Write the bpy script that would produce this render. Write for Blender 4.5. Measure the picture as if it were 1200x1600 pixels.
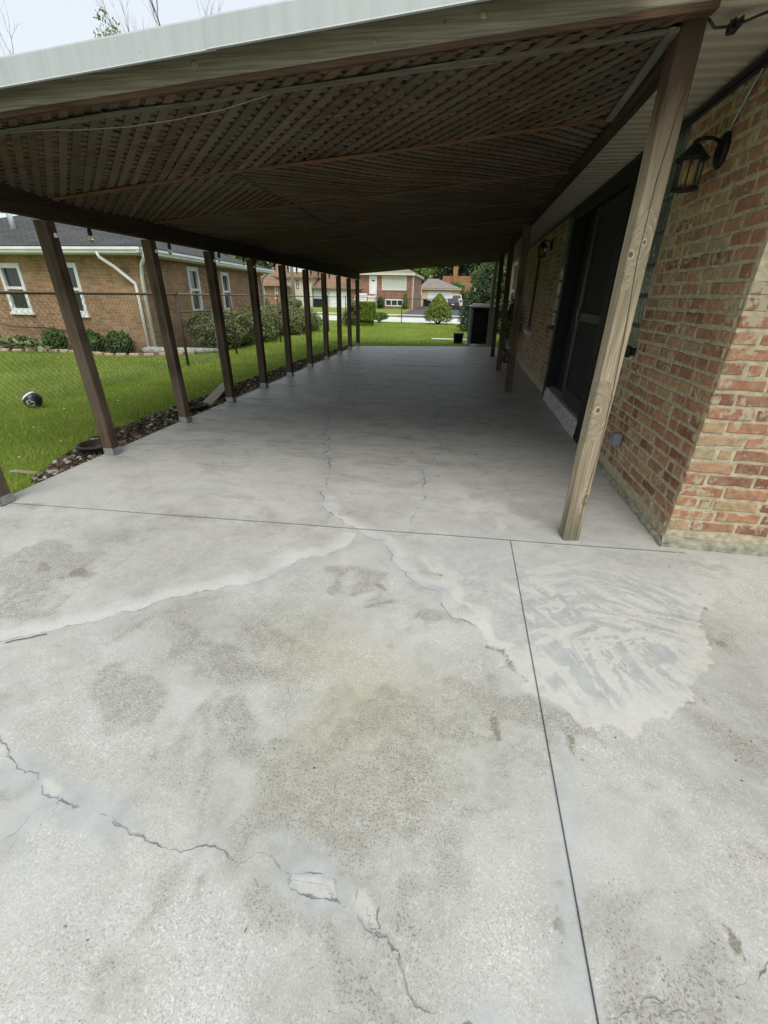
import bpy, math, random
import numpy as np
from mathutils import Vector, Matrix

# ------------------------------------------------------------------ clearing
for o in list(bpy.data.objects):
    bpy.data.objects.remove(o)
scene = bpy.context.scene
COL = scene.collection
R_ = random.Random(7)
RNG = np.random.default_rng(11)
rad = math.radians

# ------------------------------------------------------------------ camera
CAM_H = 1.22
yaw, pitch, roll = rad(-9.12), rad(26.41), rad(-1.14)
fwd = Vector((math.sin(yaw) * math.cos(pitch), math.cos(yaw) * math.cos(pitch), -math.sin(pitch)))
right = Vector((math.cos(yaw), -math.sin(yaw), 0))
down = fwd.cross(right)
r2 = math.cos(roll) * right + math.sin(roll) * down
d2 = -math.sin(roll) * right + math.cos(roll) * down
cam_d = bpy.data.cameras.new('camera')
cam_d.sensor_fit = 'VERTICAL'
cam_d.sensor_height = 36.0
cam_d.sensor_width = 27.0
cam_d.lens = 680 / 1600 * 36
cam_d.clip_start = 0.02
cam_d.clip_end = 2000
cam = bpy.data.objects.new('camera', cam_d)
COL.objects.link(cam)
mw = Matrix((r2, -d2, -fwd)).transposed().to_4x4()
mw.translation = Vector((0, 0, CAM_H))
cam.matrix_world = mw
scene.camera = cam
scene.render.resolution_x, scene.render.resolution_y = 768, 1024

# ------------------------------------------------------------------ sky, sun, exposure
SUN_EL, SUN_AZ = rad(56), math.atan2(0.22, -1.0)      # behind the camera
world = bpy.data.worlds.new('World')
scene.world = world
world.use_nodes = True
wn = world.node_tree
wn.nodes.clear()
w_out = wn.nodes.new('ShaderNodeOutputWorld')
w_bg = wn.nodes.new('ShaderNodeBackground')
w_sky = wn.nodes.new('ShaderNodeTexSky')
w_sky.sky_type = 'NISHITA'
w_sky.sun_disc = False
w_sky.sun_elevation = SUN_EL
w_sky.sun_rotation = SUN_AZ
w_sky.air_density = 1.0
w_sky.dust_density = 3.0
w_hsv = wn.nodes.new('ShaderNodeMix')                    # thin even cloud veil over the whole sky
w_hsv.data_type = 'RGBA'
w_hsv.inputs[0].default_value = 0.70
w_hsv.inputs[7].default_value = (7.75, 8.2, 8.5, 1)
wn.links.new(w_sky.outputs[0], w_hsv.inputs[6])
wn.links.new(w_hsv.outputs[2], w_bg.inputs[0])
w_bg.inputs[1].default_value = 0.085
wn.links.new(w_bg.outputs[0], w_out.inputs[0])
sun_d = bpy.data.lights.new('sun', 'SUN')
sun_d.energy = 1.5
sun_d.angle = rad(40)
sun_d.color = (1.0, 0.96, 0.9)
sun = bpy.data.objects.new('sun', sun_d)
COL.objects.link(sun)
sdir = Vector((math.sin(SUN_AZ) * math.cos(SUN_EL), math.cos(SUN_AZ) * math.cos(SUN_EL), math.sin(SUN_EL)))
sun.rotation_euler = sdir.to_track_quat('Z', 'Y').to_euler()
sun.location = (0, -5, 12)
scene.view_settings.view_transform = 'Standard'
scene.view_settings.look = 'None'
scene.view_settings.exposure = 0.72
scene.view_settings.gamma = 1.0

# ------------------------------------------------------------------ helpers: objects
ORG = {}


def link(o, parent, org):
    COL.objects.link(o)
    org = Vector(org)
    if parent is not None:
        o.parent = parent
        o.location = org - ORG[parent.name]
    else:
        o.location = org
    ORG[o.name] = org
    return o


def tag(o, label=None, cat=None, group=None, kind=None):
    if label: o['label'] = label
    if cat: o['category'] = cat
    if group: o['group'] = group
    if kind: o['kind'] = kind
    return o


def empty(name, loc, label, cat, group=None):
    o = bpy.data.objects.new(name, None)
    o.empty_display_size = 0.1
    link(o, None, loc)
    return tag(o, label, cat, group)


def wallT(p0, u):
    """local (u, n, z) frame of an upright wall, n = outward"""
    u = Vector((u[0], u[1], 0)).normalized()
    z = Vector((0, 0, 1))
    n = u.cross(z)
    m = Matrix((u, n, z)).transposed().to_4x4()
    m.translation = Vector(p0)
    return m


class MB:
    def __init__(s, T=None):
        s.v, s.f, s.T, s.at = [], [], T, None

    def add(s, vs, fs):
        k = len(s.v)
        for p in vs:
            p = Vector(p)
            s.v.append(s.T @ p if s.T else p)
        s.f += [tuple(i + k for i in f) for f in fs]
        return s

    def box(s, x0, x1, y0, y1, z0, z1):
        if x0 > x1: x0, x1 = x1, x0
        if y0 > y1: y0, y1 = y1, y0
        if z0 > z1: z0, z1 = z1, z0
        return s.add([(x0, y0, z0), (x1, y0, z0), (x1, y1, z0), (x0, y1, z0), (x0, y0, z1), (x1, y0, z1), (x1, y1, z1), (x0, y1, z1)],
                     [(3, 2, 1, 0), (4, 5, 6, 7), (0, 1, 5, 4), (1, 2, 6, 5), (2, 3, 7, 6), (3, 0, 4, 7)])

    def bbox(s, x0, x1, y0, y1, z0, z1, b=0.004):
        """box with chamfered edges: three nested slabs hulled as one closed mesh"""
        xs, ys, zs = (x0, x1), (y0, y1), (z0, z1)
        vs, idx = [], {}
        for i in (0, 1):
            for j in (0, 1):
                for k in (0, 1):
                    sx, sy, sz = (1 if i == 0 else -1), (1 if j == 0 else -1), (1 if k == 0 else -1)
                    c = (xs[i], ys[j], zs[k])
                    for a in range(3):
                        p = [c[0] + sx * b, c[1] + sy * b, c[2] + sz * b]
                        p[a] = c[a]
                        idx[(i, j, k, a)] = len(vs)
                        vs.append(p)
        I = lambda i, j, k, a: idx[(i, j, k, a)]
        fs = []
        for i in (0, 1):
            q = [I(i, 0, 0, 0), I(i, 1, 0, 0), I(i, 1, 1, 0), I(i, 0, 1, 0)]
            fs.append(q if i else q[::-1])
            q = [I(0, i, 0, 1), I(0, i, 1, 1), I(1, i, 1, 1), I(1, i, 0, 1)]
            fs.append(q if i else q[::-1])
            q = [I(0, 0, i, 2), I(1, 0, i, 2), I(1, 1, i, 2), I(0, 1, i, 2)]
            fs.append(q if i else q[::-1])
        for i in (0, 1):
            for j in (0, 1):
                fs.append((I(i, j, 0, 0), I(i, j, 1, 0), I(i, j, 1, 1), I(i, j, 0, 1)))
                fs.append((I(i, 0, j, 0), I(i, 1, j, 0), I(i, 1, j, 2), I(i, 0, j, 2)))
                fs.append((I(0, i, j, 1), I(1, i, j, 1), I(1, i, j, 2), I(0, i, j, 2)))
                for k in (0, 1):
                    fs.append((I(i, j, k, 0), I(i, j, k, 1), I(i, j, k, 2)))
        return s.add(vs, fs)

    def tube(s, path, r, n=6, cap=True):
        path = [Vector(p) for p in path]
        rs = r if isinstance(r, (list, tuple)) else [r] * len(path)
        vs, fs = [], []
        prev = None
        for i, p in enumerate(path):
            t = (path[min(i + 1, len(path) - 1)] - path[max(i - 1, 0)]).normalized()
            a = prev if prev is not None else (Vector((0, 0, 1)) if abs(t.z) < .9 else Vector((1, 0, 0)))
            a = (a - t * a.dot(t)).normalized()
            b = t.cross(a)
            prev = a
            for k in range(n):
                w = 2 * math.pi * k / n
                vs.append(p + (a * math.cos(w) + b * math.sin(w)) * rs[i])
        for i in range(len(path) - 1):
            for k in range(n):
                fs.append((i * n + k, i * n + (k + 1) % n, (i + 1) * n + (k + 1) % n, (i + 1) * n + k))
        if cap:
            fs.append(tuple(range(n))[::-1])
            fs.append(tuple(range((len(path) - 1) * n, len(path) * n)))
        return s.add(vs, fs)

    def lathe(s, c, prof, n=16, sx=1, sy=1):
        c = Vector(c)
        vs, fs = [], []
        for (r, z) in prof:
            for k in range(n):
                w = 2 * math.pi * k / n
                vs.append(c + Vector((r * math.cos(w) * sx, r * math.sin(w) * sy, z)))
        for i in range(len(prof) - 1):
            for k in range(n):
                fs.append((i * n + k, i * n + (k + 1) % n, (i + 1) * n + (k + 1) % n, (i + 1) * n + k))
        fs.append(tuple(range(n))[::-1])
        fs.append(tuple(range((len(prof) - 1) * n, len(prof) * n)))
        return s.add(vs, fs)

    def prism(s, poly, off):
        """closed prism: polygon (3d points) swept by vector off"""
        n = len(poly)
        off = Vector(off)
        vs = [Vector(p) for p in poly] + [Vector(p) + off for p in poly]
        fs = [tuple(range(n))[::-1], tuple(range(n, 2 * n))] + [(i, (i + 1) % n, n + (i + 1) % n, n + i) for i in range(n)]
        return s.add(vs, fs)

    def wall(s, u0, u1, n0, n1, z0, z1, holes):
        us = sorted({u0, u1} | {h[0] for h in holes} | {h[1] for h in holes})
        us = [u for u in us if u0 <= u <= u1]
        for a, b in zip(us, us[1:]):
            z = z0
            for h in sorted([h for h in holes if h[0] <= a + 1e-6 and h[1] >= b - 1e-6], key=lambda h: h[2]):
                if h[2] > z: s.box(a, b, n0, n1, z, h[2])
                z = h[3]
            if z < z1: s.box(a, b, n0, n1, z, z1)
        return s

    def build(s, name, mat, parent=None, origin=None, smooth=False, label=None, kind=None):
        V = np.array([tuple(p) for p in s.v], float)
        if origin is None:
            if parent is not None: origin = ORG[parent.name]
            else: origin = ((V[:, 0].min() + V[:, 0].max()) / 2, (V[:, 1].min() + V[:, 1].max()) / 2, V[:, 2].min())
        V = V - np.array(tuple(origin))
        me = bpy.data.meshes.new(name)
        me.from_pydata(V.tolist(), [], s.f)
        if mat is not None: me.materials.append(mat)
        if s.at is not None:
            a = me.attributes.new('rnd', 'FLOAT', 'POINT')
            a.data.foreach_set('value', np.array(s.at, dtype=np.float32))
        me.update()
        if smooth: me.polygons.foreach_set('use_smooth', [True] * len(me.polygons))
        o = link(bpy.data.objects.new(name, me), parent, origin)
        return tag(o, label, kind=kind)


def npobj(name, V, F, mat, parent=None, origin=None, attrs=None, smooth=False, kind=None):
    V = np.asarray(V, np.float64)
    if origin is None:
        if parent is not None: origin = ORG[parent.name]
        else: origin = ((V[:, 0].min() + V[:, 0].max()) / 2, (V[:, 1].min() + V[:, 1].max()) / 2, V[:, 2].min())
    Vl = (V - np.array(tuple(origin))).astype(np.float32)
    F = np.asarray(F, np.int32)
    me = bpy.data.meshes.new(name)
    k = F.shape[1]
    me.vertices.add(len(Vl)); me.vertices.foreach_set('co', Vl.ravel())
    me.loops.add(F.size); me.loops.foreach_set('vertex_index', F.ravel())
    me.polygons.add(len(F)); me.polygons.foreach_set('loop_start', np.arange(0, F.size, k, dtype=np.int32))
    try: me.polygons.foreach_set('loop_total', np.full(len(F), k, np.int32))
    except Exception: pass
    me.materials.append(mat)
    for an, av in (attrs or {}).items():
        a = me.attributes.new(an, 'FLOAT', 'POINT')
        a.data.foreach_set('value', np.asarray(av, np.float32))
    me.update(calc_edges=True)
    me.validate()
    if smooth: me.polygons.foreach_set('use_smooth', [True] * len(me.polygons))
    o = link(bpy.data.objects.new(name, me), parent, origin)
    return tag(o, kind=kind)


# ------------------------------------------------------------------ helpers: noise in numpy
def vnoise(x, y, seed=0):
    xi, yi = np.floor(x), np.floor(y)
    fx, fy = x - xi, y - yi
    fx, fy = fx * fx * (3 - 2 * fx), fy * fy * (3 - 2 * fy)
    h = lambda a, b: np.modf(np.abs(np.sin(a * 127.1 + b * 311.7 + seed * 74.7) * 43758.5453))[0]
    return (h(xi, yi) * (1 - fx) + h(xi + 1, yi) * fx) * (1 - fy) + (h(xi, yi + 1) * (1 - fx) + h(xi + 1, yi + 1) * fx) * fy


def fbm(x, y, sc, seed=0, octv=4):
    t, a, s = 0, .5, sc
    for k in range(octv):
        t = t + a * vnoise(x * s + 13 * k, y * s - 7 * k, seed + k)
        a *= .5; s *= 2.03
    return t / (1 - .5 ** octv)


sstep = lambda a, b, x: (lambda t: t * t * (3 - 2 * t))(np.clip((x - a) / (b - a), 0, 1))


# ------------------------------------------------------------------ helpers: materials
class Mat:
    def __init__(s, name, rough=.7, spec=.3, metal=0.):
        s.m = bpy.data.materials.new(name)
        s.m.use_nodes = True
        s.nt = s.m.node_tree
        s.b = s.nt.nodes['Principled BSDF']
        s.out = s.nt.nodes['Material Output']
        s.set('Roughness', rough); s.set('Specular IOR Level', spec); s.set('Metallic', metal)

    def lk(s, sock, v):
        if hasattr(v, 'links') or hasattr(v, 'is_linked'): s.nt.links.new(v, sock)
        elif isinstance(v, tuple) and len(v) == 3 and sock.type == 'RGBA': sock.default_value = (*v, 1)
        else: sock.default_value = v

    def set(s, k, v): s.lk(s.b.inputs[k], v)

    def n(s, t, out=0, ins=None, **kw):
        nd = s.nt.nodes.new('ShaderNode' + t)
        for k, v in kw.items(): setattr(nd, k, v)
        for k, v in (ins or {}).items(): s.lk(nd.inputs[k], v)
        return nd.outputs[out]

    def pos(s): return s.n('NewGeometry')
    def obj(s): return s.n('TexCoord', 3)
    def attr(s, a): return s.n('Attribute', 2, attribute_name=a)
    def orand(s): return s.n('ObjectInfo', 'Random')
    def math(s, op, a, b=0.): return s.n('Math', 0, {0: a, 1: b}, operation=op)
    def vscale(s, v, sc): return s.n('Mapping', 0, {0: v, 3: sc})
    def noise(s, v, sc, det=4., ro=.55, dist=0.): return s.n('TexNoise', 0, {'Vector': v, 'Scale': sc, 'Detail': det, 'Roughness': ro, 'Distortion': dist})
    def vor(s, v, sc, out=0, **kw): return s.n('TexVoronoi', out, {'Vector': v, 'Scale': sc}, **kw)

    def ramp(s, fac, *stops):
        nd = s.nt.nodes.new('ShaderNodeValToRGB')
        s.lk(nd.inputs[0], fac)
        e = nd.color_ramp.elements
        while len(e) < len(stops): e.new(.5)
        for el, (p, c) in zip(e, stops):
            el.position = p
            el.color = (*c, 1) if isinstance(c, tuple) else (c, c, c, 1)
        return nd.outputs[0]

    def mix(s, f, a, b, blend='MIX'):
        nd = s.nt.nodes.new('ShaderNodeMix')
        nd.data_type = 'RGBA'; nd.blend_type = blend; nd.clamp_factor = True
        s.lk(nd.inputs[0], f); s.lk(nd.inputs[6], a); s.lk(nd.inputs[7], b)
        return nd.outputs[2]

    def bump(s, h, strength=.3, dist=.01, normal=None):
        ins = {'Height': h, 'Strength': strength, 'Distance': dist}
        if normal is not None: ins['Normal'] = normal
        o = s.n('Bump', 0, ins)
        s.set('Normal', o)
        return o

    def col(s, c): s.set('Base Color', c); return s


def plain(name, c, rough=.6, spec=.3, metal=0., var=.25, sc=18., bump=.0):
    m = Mat(name, rough, spec, metal)
    f = m.noise(m.pos(), sc, 5.)
    lo, hi = tuple(x * (1 - var) for x in c), tuple(min(1, x * (1 + var)) for x in c)
    m.col(m.ramp(f, (.3, lo), (.7, hi)))
    if bump: m.bump(f, bump, .01)
    return m.m


def wood(name, dark, light, axis=2, grain=1., rough=.75, knots=(), fade=None, grey=None, sc=1.):
    """grain drawn out along one axis; knots = points in object space"""
    m = Mat(name, rough, .2)
    oc = m.obj()
    if knots:
        base_oc = oc
        for (kx, ky, kz, kr) in knots:      # grain flows round each knot
            d = m.n('VectorMath', 1, {0: m.vscale(base_oc, (1, 1, .45)), 1: (kx, ky, kz * .45)}, operation='DISTANCE')
            push = m.math('MULTIPLY', m.ramp(m.math('DIVIDE', d, kr * 4), (0., 1.), (1., 0.)), .22 * kr / .015)
            oc = m.n('VectorMath', 0, {0: oc, 1: m.n('CombineXYZ', 0, {0: push, 1: push, 2: 0.})}, operation='ADD')
    scl = [26., 26., 26.]; scl[axis] = 1.1
    g = m.noise(m.vscale(oc, tuple(x * sc for x in scl)), 1.5, 7., .6, .6)
    scl2 = [90., 90., 90.]; scl2[axis] = 2.
    g2 = m.noise(m.vscale(oc, tuple(x * sc for x in scl2)), 2.2, 4., .6)
    rnd = m.orand()
    c = m.ramp(g, (.3, dark), (.5, tuple((a + b) / 2 for a, b in zip(dark, light))), (.68, light))
    c = m.mix(m.ramp(g2, (.35, .55), (.6, 0.)), c, tuple(x * .45 for x in dark))
    big = m.noise(m.pos(), 2.5, 3.)
    if grey: c = m.mix(m.ramp(big, (.4, 0.), (.65, .8)), c, grey)
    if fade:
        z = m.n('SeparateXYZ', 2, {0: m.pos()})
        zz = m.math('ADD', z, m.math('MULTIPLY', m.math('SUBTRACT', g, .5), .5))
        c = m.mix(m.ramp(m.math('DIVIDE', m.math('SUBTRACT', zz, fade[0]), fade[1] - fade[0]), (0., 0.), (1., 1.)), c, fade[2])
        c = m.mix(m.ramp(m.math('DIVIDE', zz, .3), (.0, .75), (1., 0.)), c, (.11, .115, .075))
    for (kx, ky, kz, kr) in knots:
        d = m.n('VectorMath', 1, {0: m.vscale(base_oc, (1, 1, .8)), 1: (kx, ky, kz * .8)}, operation='DISTANCE')
        q = m.math('DIVIDE', d, kr)
        c = m.mix(m.ramp(q, (0., 1.), (.55, .75), (.62, 0.), (1., 0.)), c, (.12, .075, .045))
        c = m.mix(m.ramp(q, (.5, 0.), (.72, .55), (.9, .5), (1., 0.)), c, (.55, .48, .37))
    v = m.math('ADD', m.math('MULTIPLY', rnd, .5), .75)
    c = m.n('VectorMath', 0, {0: c, 1: m.n('CombineXYZ', 0, {0: v, 1: v, 2: v})}, operation='MULTIPLY')
    m.col(c)
    h = m.math('ADD', g, m.math('MULTIPLY', g2, .6))
    m.bump(h, .5 * grain, .004)
    return m.m


def brickmat(name, joined=False, smear=.5, dirt=0.):
    m = Mat(name, .88, .15)
    p = m.pos()
    r = m.attr('rnd') if joined else m.orand()
    c = m.ramp(r, (0., (.23, .105, .068)), (.16, (.36, .17, .10)), (.34, (.42, .215, .125)), (.5, (.31, .155, .10)), (.66, (.44, .25, .145)), (.78, (.32, .17, .095)), (.86, (.43, .31, .17)), (.95, (.36, .295, .185)), (1., (.24, .13, .09)))
    c.node.color_ramp.interpolation = 'CONSTANT'
    n1 = m.noise(p, 34., 6., .65)
    c = m.mix(m.ramp(n1, (.35, .65), (.6, 0.)), c, m.mix(.6, c, (.09, .05, .035)))
    c = m.mix(m.ramp(m.noise(p, 16., 6., .7), (.45, 0.), (.7, .6)), c, (.43, .33, .22))
    c = m.mix(m.ramp(m.noise(p, 50., 5., .7, 1.), (.56, 0.), (.7, .7)), c, (.10, .06, .045))
    pit = m.ramp(m.vor(p, 130.), (.0, 1.), (.22, 0.))
    c = m.mix(m.math('MULTIPLY', pit, m.ramp(m.noise(p, 9.), (.5, 0.), (.65, .8))), c, (.05, .035, .025))
    # mortar wiped across faces and over the arrises
    sm = m.noise(m.vscale(p, (1., 1., .75)), 21., 6., .65, .5)
    lo = .70 - .2 * smear
    s2 = m.ramp(m.math('ADD', sm, m.math('MULTIPLY', m.math('SUBTRACT', m.noise(p, 3., 3.), .5), .55)), (lo, 0.), (lo + .05, .88))
    c = m.mix(s2, c, (.43, .38, .26))
    m.col(c)
    h = m.math('ADD', n1, m.math('MULTIPLY', pit, -.8))
    m.bump(h, .6, .004)
    return m.m


def brickwallmat(name, c1, c2, mor, bw=.21, bh=.068, vary=.4, bump=.5):
    m = Mat(name, .9, .15)
    p = m.pos()
    nx = m.math('GREATER_THAN', m.math('ABSOLUTE', m.n('SeparateXYZ', 0, {0: m.n('NewGeometry', 1)})), .6)
    x, y, z = (m.n('SeparateXYZ', i, {0: p}) for i in range(3))
    u = m.math('ADD', m.math('MULTIPLY', x, m.math('SUBTRACT', 1., nx)), m.math('MULTIPLY', y, nx))
    v = m.n('CombineXYZ', 0, {0: u, 1: z, 2: 0.})
    nd = m.nt.nodes.new('ShaderNodeTexBrick')
    m.lk(nd.inputs['Vector'], v)
    for k, val in (('Color1', c1), ('Color2', c2), ('Mortar', mor)): m.lk(nd.inputs[k], val)
    for k, val in (('Scale', 1.), ('Mortar Size', .007), ('Mortar Smooth', .3), ('Bias', 0.), ('Brick Width', bw), ('Row Height', bh)): nd.inputs[k].default_value = val
    c = m.mix(m.ramp(m.noise(p, 7., 6., .65), (.35, vary), (.65, 0.)), nd.outputs[0], tuple(k * .4 for k in c2))
    c = m.mix(m.ramp(m.noise(p, 1.3, 4.), (.45, 0.), (.75, .35)), c, tuple(min(1, k * 1.5) for k in c1))
    m.col(c)
    m.bump(m.math('SUBTRACT', m.noise(p, 60.), m.math('MULTIPLY', nd.outputs[1], 1.5)), bump, .012)
    return m.m


def shinglemat(name, c, c2):
    m = Mat(name, .92, .15)
    p = m.pos()
    x, y, z = (m.n('SeparateXYZ', i, {0: p}) for i in range(3))
    nd = m.nt.nodes.new('ShaderNodeTexBrick')
    m.lk(nd.inputs['Vector'], m.n('CombineXYZ', 0, {0: m.math('ADD', x, y), 1: m.math('MULTIPLY', z, 3.), 2: 0.}))
    for k, val in (('Color1', c), ('Color2', c2), ('Mortar', tuple(k * .45 for k in c))): m.lk(nd.inputs[k], val)
    for k, val in (('Scale', 1.), ('Mortar Size', .012), ('Mortar Smooth', .5), ('Brick Width', .3), ('Row Height', .16)): nd.inputs[k].default_value = val
    cc = m.mix(m.ramp(m.noise(p, 1.2, 6., .65), (.4, 0.), (.7, .5)), nd.outputs[0], tuple(min(1, k * 1.7) for k in c))
    m.col(cc)
    m.bump(m.math('SUBTRACT', m.noise(p, 80.), nd.outputs[1]), .6, .01)
    return m.m


def leafmat(name, dark, light, trans=.3, sc=3., rough=.55):
    m = Mat(name, rough, .25)
    f = m.math('ADD', m.math('MULTIPLY', m.noise(m.pos(), sc, 3.), .6), m.math('MULTIPLY', m.attr('rnd'), .45))
    c = m.ramp(f, (.3, dark), (.72, light))
    m.col(c)
    t = m.n('BsdfTranslucent', 0, {'Color': c})
    mx = m.n('MixShader', 0, {0: trans, 1: m.b.outputs[0], 2: t})
    m.nt.links.new(mx, m.out.inputs[0])
    return m.m


def glassmat(name, c=(.03, .035, .035), rough=.06, wave=0., wsc=14.):
    m = Mat(name, rough, .6)
    m.col(c)
    if wave: m.bump(m.noise(m.vscale(m.pos(), (1., 1., .35)), wsc, 2., .4, .6), wave, .02)
    return m.m


# ------------------------------------------------------------------ vegetation
def leafcloud(n, c, rr, size, lo=.7, hi=1.05, lump=.14, seed=0, squash_bottom=None, cone=0., up=.0, lumpf=3.):
    g = np.random.default_rng(seed)
    d = g.normal(size=(n, 3)); d /= np.linalg.norm(d, axis=1)[:, None]
    ph = g.uniform(0, 6.28, (6,))
    l = (np.sin(d[:, 0] * lumpf * 2.1 + ph[0]) * np.sin(d[:, 1] * lumpf * 2.3 + ph[1]) + np.sin(d[:, 2] * lumpf * 2.7 + ph[2]) * np.sin(d[:, 0] * lumpf * 3.1 + ph[3]) + .6 * np.sin(d[:, 1] * lumpf * 4.3 + ph[4]) * np.sin(d[:, 2] * lumpf * 4.7 + ph[5]))
    r = (lo + (hi - lo) * g.random(n) ** .5) * (1 + lump * l)
    P = d * r[:, None]
    if cone:
        t = (P[:, 2] + 1) / 2
        P[:, :2] *= (1 - cone * np.clip(t, 0, 1))[:, None]
    P = P * np.array(rr)
    if squash_bottom is not None: P[:, 2] = np.maximum(P[:, 2], squash_bottom + g.random(n) * .06 * rr[2])
    P = P + np.array(c)
    return leafquads(P, d, size, g, up)


def leafquads(P, d, size, g, up=0.):
    n = len(P)
    nor = d + g.normal(size=(n, 3)) * .55 + np.array([0, 0, up])
    nor /= np.linalg.norm(nor, axis=1)[:, None]
    a = np.cross(nor, g.normal(size=(n, 3))); a /= np.linalg.norm(a, axis=1)[:, None]
    b = np.cross(nor, a)
    s = size * g.uniform(.6, 1.35, n)[:, None]
    V = np.stack([P - a * s, P + b * s * .5 + nor * s * .12, P + a * s, P - b * s * .5 + nor * s * .12], 1).reshape(-1, 3)
    F = np.arange(n * 4).reshape(n, 4)
    return V, F, np.repeat(g.random(n), 4)


def joinclouds(L):
    V, F, A, k = [], [], [], 0
    for v, f, a in L:
        V.append(v); F.append(f + k); A.append(a); k += len(v)
    return np.concatenate(V), np.concatenate(F), np.concatenate(A)


def foliage(name, clouds, mat, parent, kind=None):
    V, F, A = joinclouds(clouds)
    return npobj(name, V, F, mat, parent, attrs={'rnd': A}, kind=kind)


def core(mb, c, r, n=10, seed=0):
    g = random.Random(seed)
    prof = []
    for k in range(7):
        w = -math.pi / 2 + math.pi * k / 6
        prof.append((max(.01, math.cos(w)), math.sin(w) * r[2]))
    mb.lathe(c, prof, n, r[0], r[1])
    return mb


# ------------------------------------------------------------------ materials
M = {}
M['grass_blade'] = leafmat('grass_blade', (.15, .225, .035), (.37, .47, .09), .35, .7)
M['post_wood'] = wood('weathered_brown_post', (.036, .022, .015), (.17, .115, .075), 2, 1.2, grey=(.14, .115, .082), sc=.55)
M['header_wood'] = wood('dark_header_board', (.022, .015, .011), (.065, .044, .03), 1)
M['beam_wood'] = wood('grey_weathered_beam', (.135, .118, .088), (.285, .255, .195), 0, 1., sc=.8)
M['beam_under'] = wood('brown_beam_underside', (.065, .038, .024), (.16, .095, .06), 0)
M['slat_wood'] = wood('lattice_slat_wood', (.056, .036, .023), (.16, .105, .068), 0, .8, grey=(.10, .085, .064))
M['batten_wood'] = wood('batten_wood', (.11, .055, .03), (.25, .13, .075), 0)
M['grey_trim'] = wood('grey_lath', (.10, .09, .072), (.19, .175, .145), 0)
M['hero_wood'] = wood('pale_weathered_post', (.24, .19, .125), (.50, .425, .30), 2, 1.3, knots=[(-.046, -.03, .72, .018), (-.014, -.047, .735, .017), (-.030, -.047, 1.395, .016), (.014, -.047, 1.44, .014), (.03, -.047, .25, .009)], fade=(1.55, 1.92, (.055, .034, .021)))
M['loose_board'] = wood('loose_board_wood', (.25, .21, .16), (.42, .37, .29), 1)
M['mortar'] = plain('mortar', (.43, .38, .26), .95, .1, 0, .3, 30., .5)
M['brick'] = brickmat('chicago_brick', False, .76)
M['brick_joined'] = brickmat('chicago_brick_far', True, 1.0)
M['white_metal'] = None
m = Mat('white_painted_metal', .38, .45)
g = m.noise(m.vscale(m.pos(), (18., 18., 1.2)), 1.2, 5., .6)
m.col(m.mix(m.ramp(m.vor(m.pos(), 9.), (.02, .7), (.05, 0.)), m.ramp(m.math('ADD', m.math('MULTIPLY', g, .65), m.math('MULTIPLY', m.noise(m.pos(), 3.5, 6., .65), .35)), (.3, (.37, .405, .41)), (.6, (.46, .495, .50))), (.30, .32, .32)))
M['white_metal'] = m.m
M['gutter_white'] = plain('gutter_white', (.72, .75, .74), .4, .4, 0, .1, 3.)
M['white_trim'] = plain('white_trim', (.68, .70, .68), .5, .3, 0, .12, 6.)
M['soffit'] = plain('beige_vinyl', (.44, .395, .30), .45, .4, 0, .08, 4.)
M['black_paint'] = plain('black_paint', (.010, .011, .013), .6, .3, 0, .3, 14.)
M['char_paint'] = plain('charcoal_door', (.022, .024, .026), .5, .35, 0, .25, 14.)
M['dark_metal'] = plain('black_iron', (.009, .009, .010), .5, .3, 0., .4, 60.)
M['edge_metal'] = plain('dull_metal_edge', (.14, .14, .14), .4, .5, .5, .3, 30.)
M['galv'] = plain('galvanised_steel', (.34, .36, .36), .5, .5, .5, .25, 40.)
M['rust_pipe'] = plain('brown_fence_pipe', (.19, .135, .095), .6, .4, .2, .3, 20.)
M['dark_pipe'] = plain('dark_fence_post', (.085, .06, .045), .65, .35, .2, .3, 20.)
M['wire'] = plain('chain_link_wire', (.13, .13, .12), .5, .4, .3, .2, 30.)
M['cable'] = plain('black_cable', (.02, .02, .021), .5, .4, 0, .2, 30.)
M['grey_cable'] = plain('grey_cable', (.17, .17, .16), .5, .4, 0, .2, 30.)
M['grey_plastic'] = plain('grey_plastic', (.23, .25, .26), .5, .4, 0, .12, 25.)
M['rough_conc'] = plain('rough_concrete_step', (.42, .42, .39), .92, .15, 0, .4, 28., .8)
M['stone_sill'] = plain('limestone_sill', (.58, .57, .52), .85, .2, 0, .15, 20.)
M['glass'] = glassmat('window_glass')
M['glass_block'] = glassmat('glass_block', (.16, .19, .17), .08, .7, 26.)
M['block_grout'] = plain('glass_block_grout', (.12, .12, .11), .9, .1)
M['amber'] = glassmat('amber_glass', (.66, .42, .04), .25)
M['lamp_glass'] = glassmat('seeded_lamp_glass', (.10, .09, .06), .08, .4, 60.)
M['roof_dark'] = shinglemat('dark_shingles', (.056, .056, .057), (.082, .082, .083))
M['roof_terra'] = shinglemat('brown_red_shingles', (.20, .125, .082), (.255, .165, .11))
M['roof_grey'] = shinglemat('grey_brown_shingles', (.20, .18, .16), (.26, .235, .21))
M['tan_brick'] = brickwallmat('tan_brick', (.40, .265, .145), (.27, .155, .085), (.36, .29, .20), .2, .062)
M['red_brick'] = brickwallmat('mixed_red_brick', (.36, .19, .13), (.22, .10, .07), (.42, .36, .30), .3, .1, .5)
M['side_brick'] = brickwallmat('pink_tan_brick', (.42, .29, .21), (.33, .20, .14), (.45, .38, .31), .3, .1, .4)
M['orange_brick'] = brickwallmat('orange_brick', (.45, .22, .12), (.36, .16, .08), (.42, .32, .24), .3, .1, .4)
M['cream_siding'] = plain('cream_siding', (.60, .57, .48), .7, .2, 0, .08, 2.)
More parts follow.
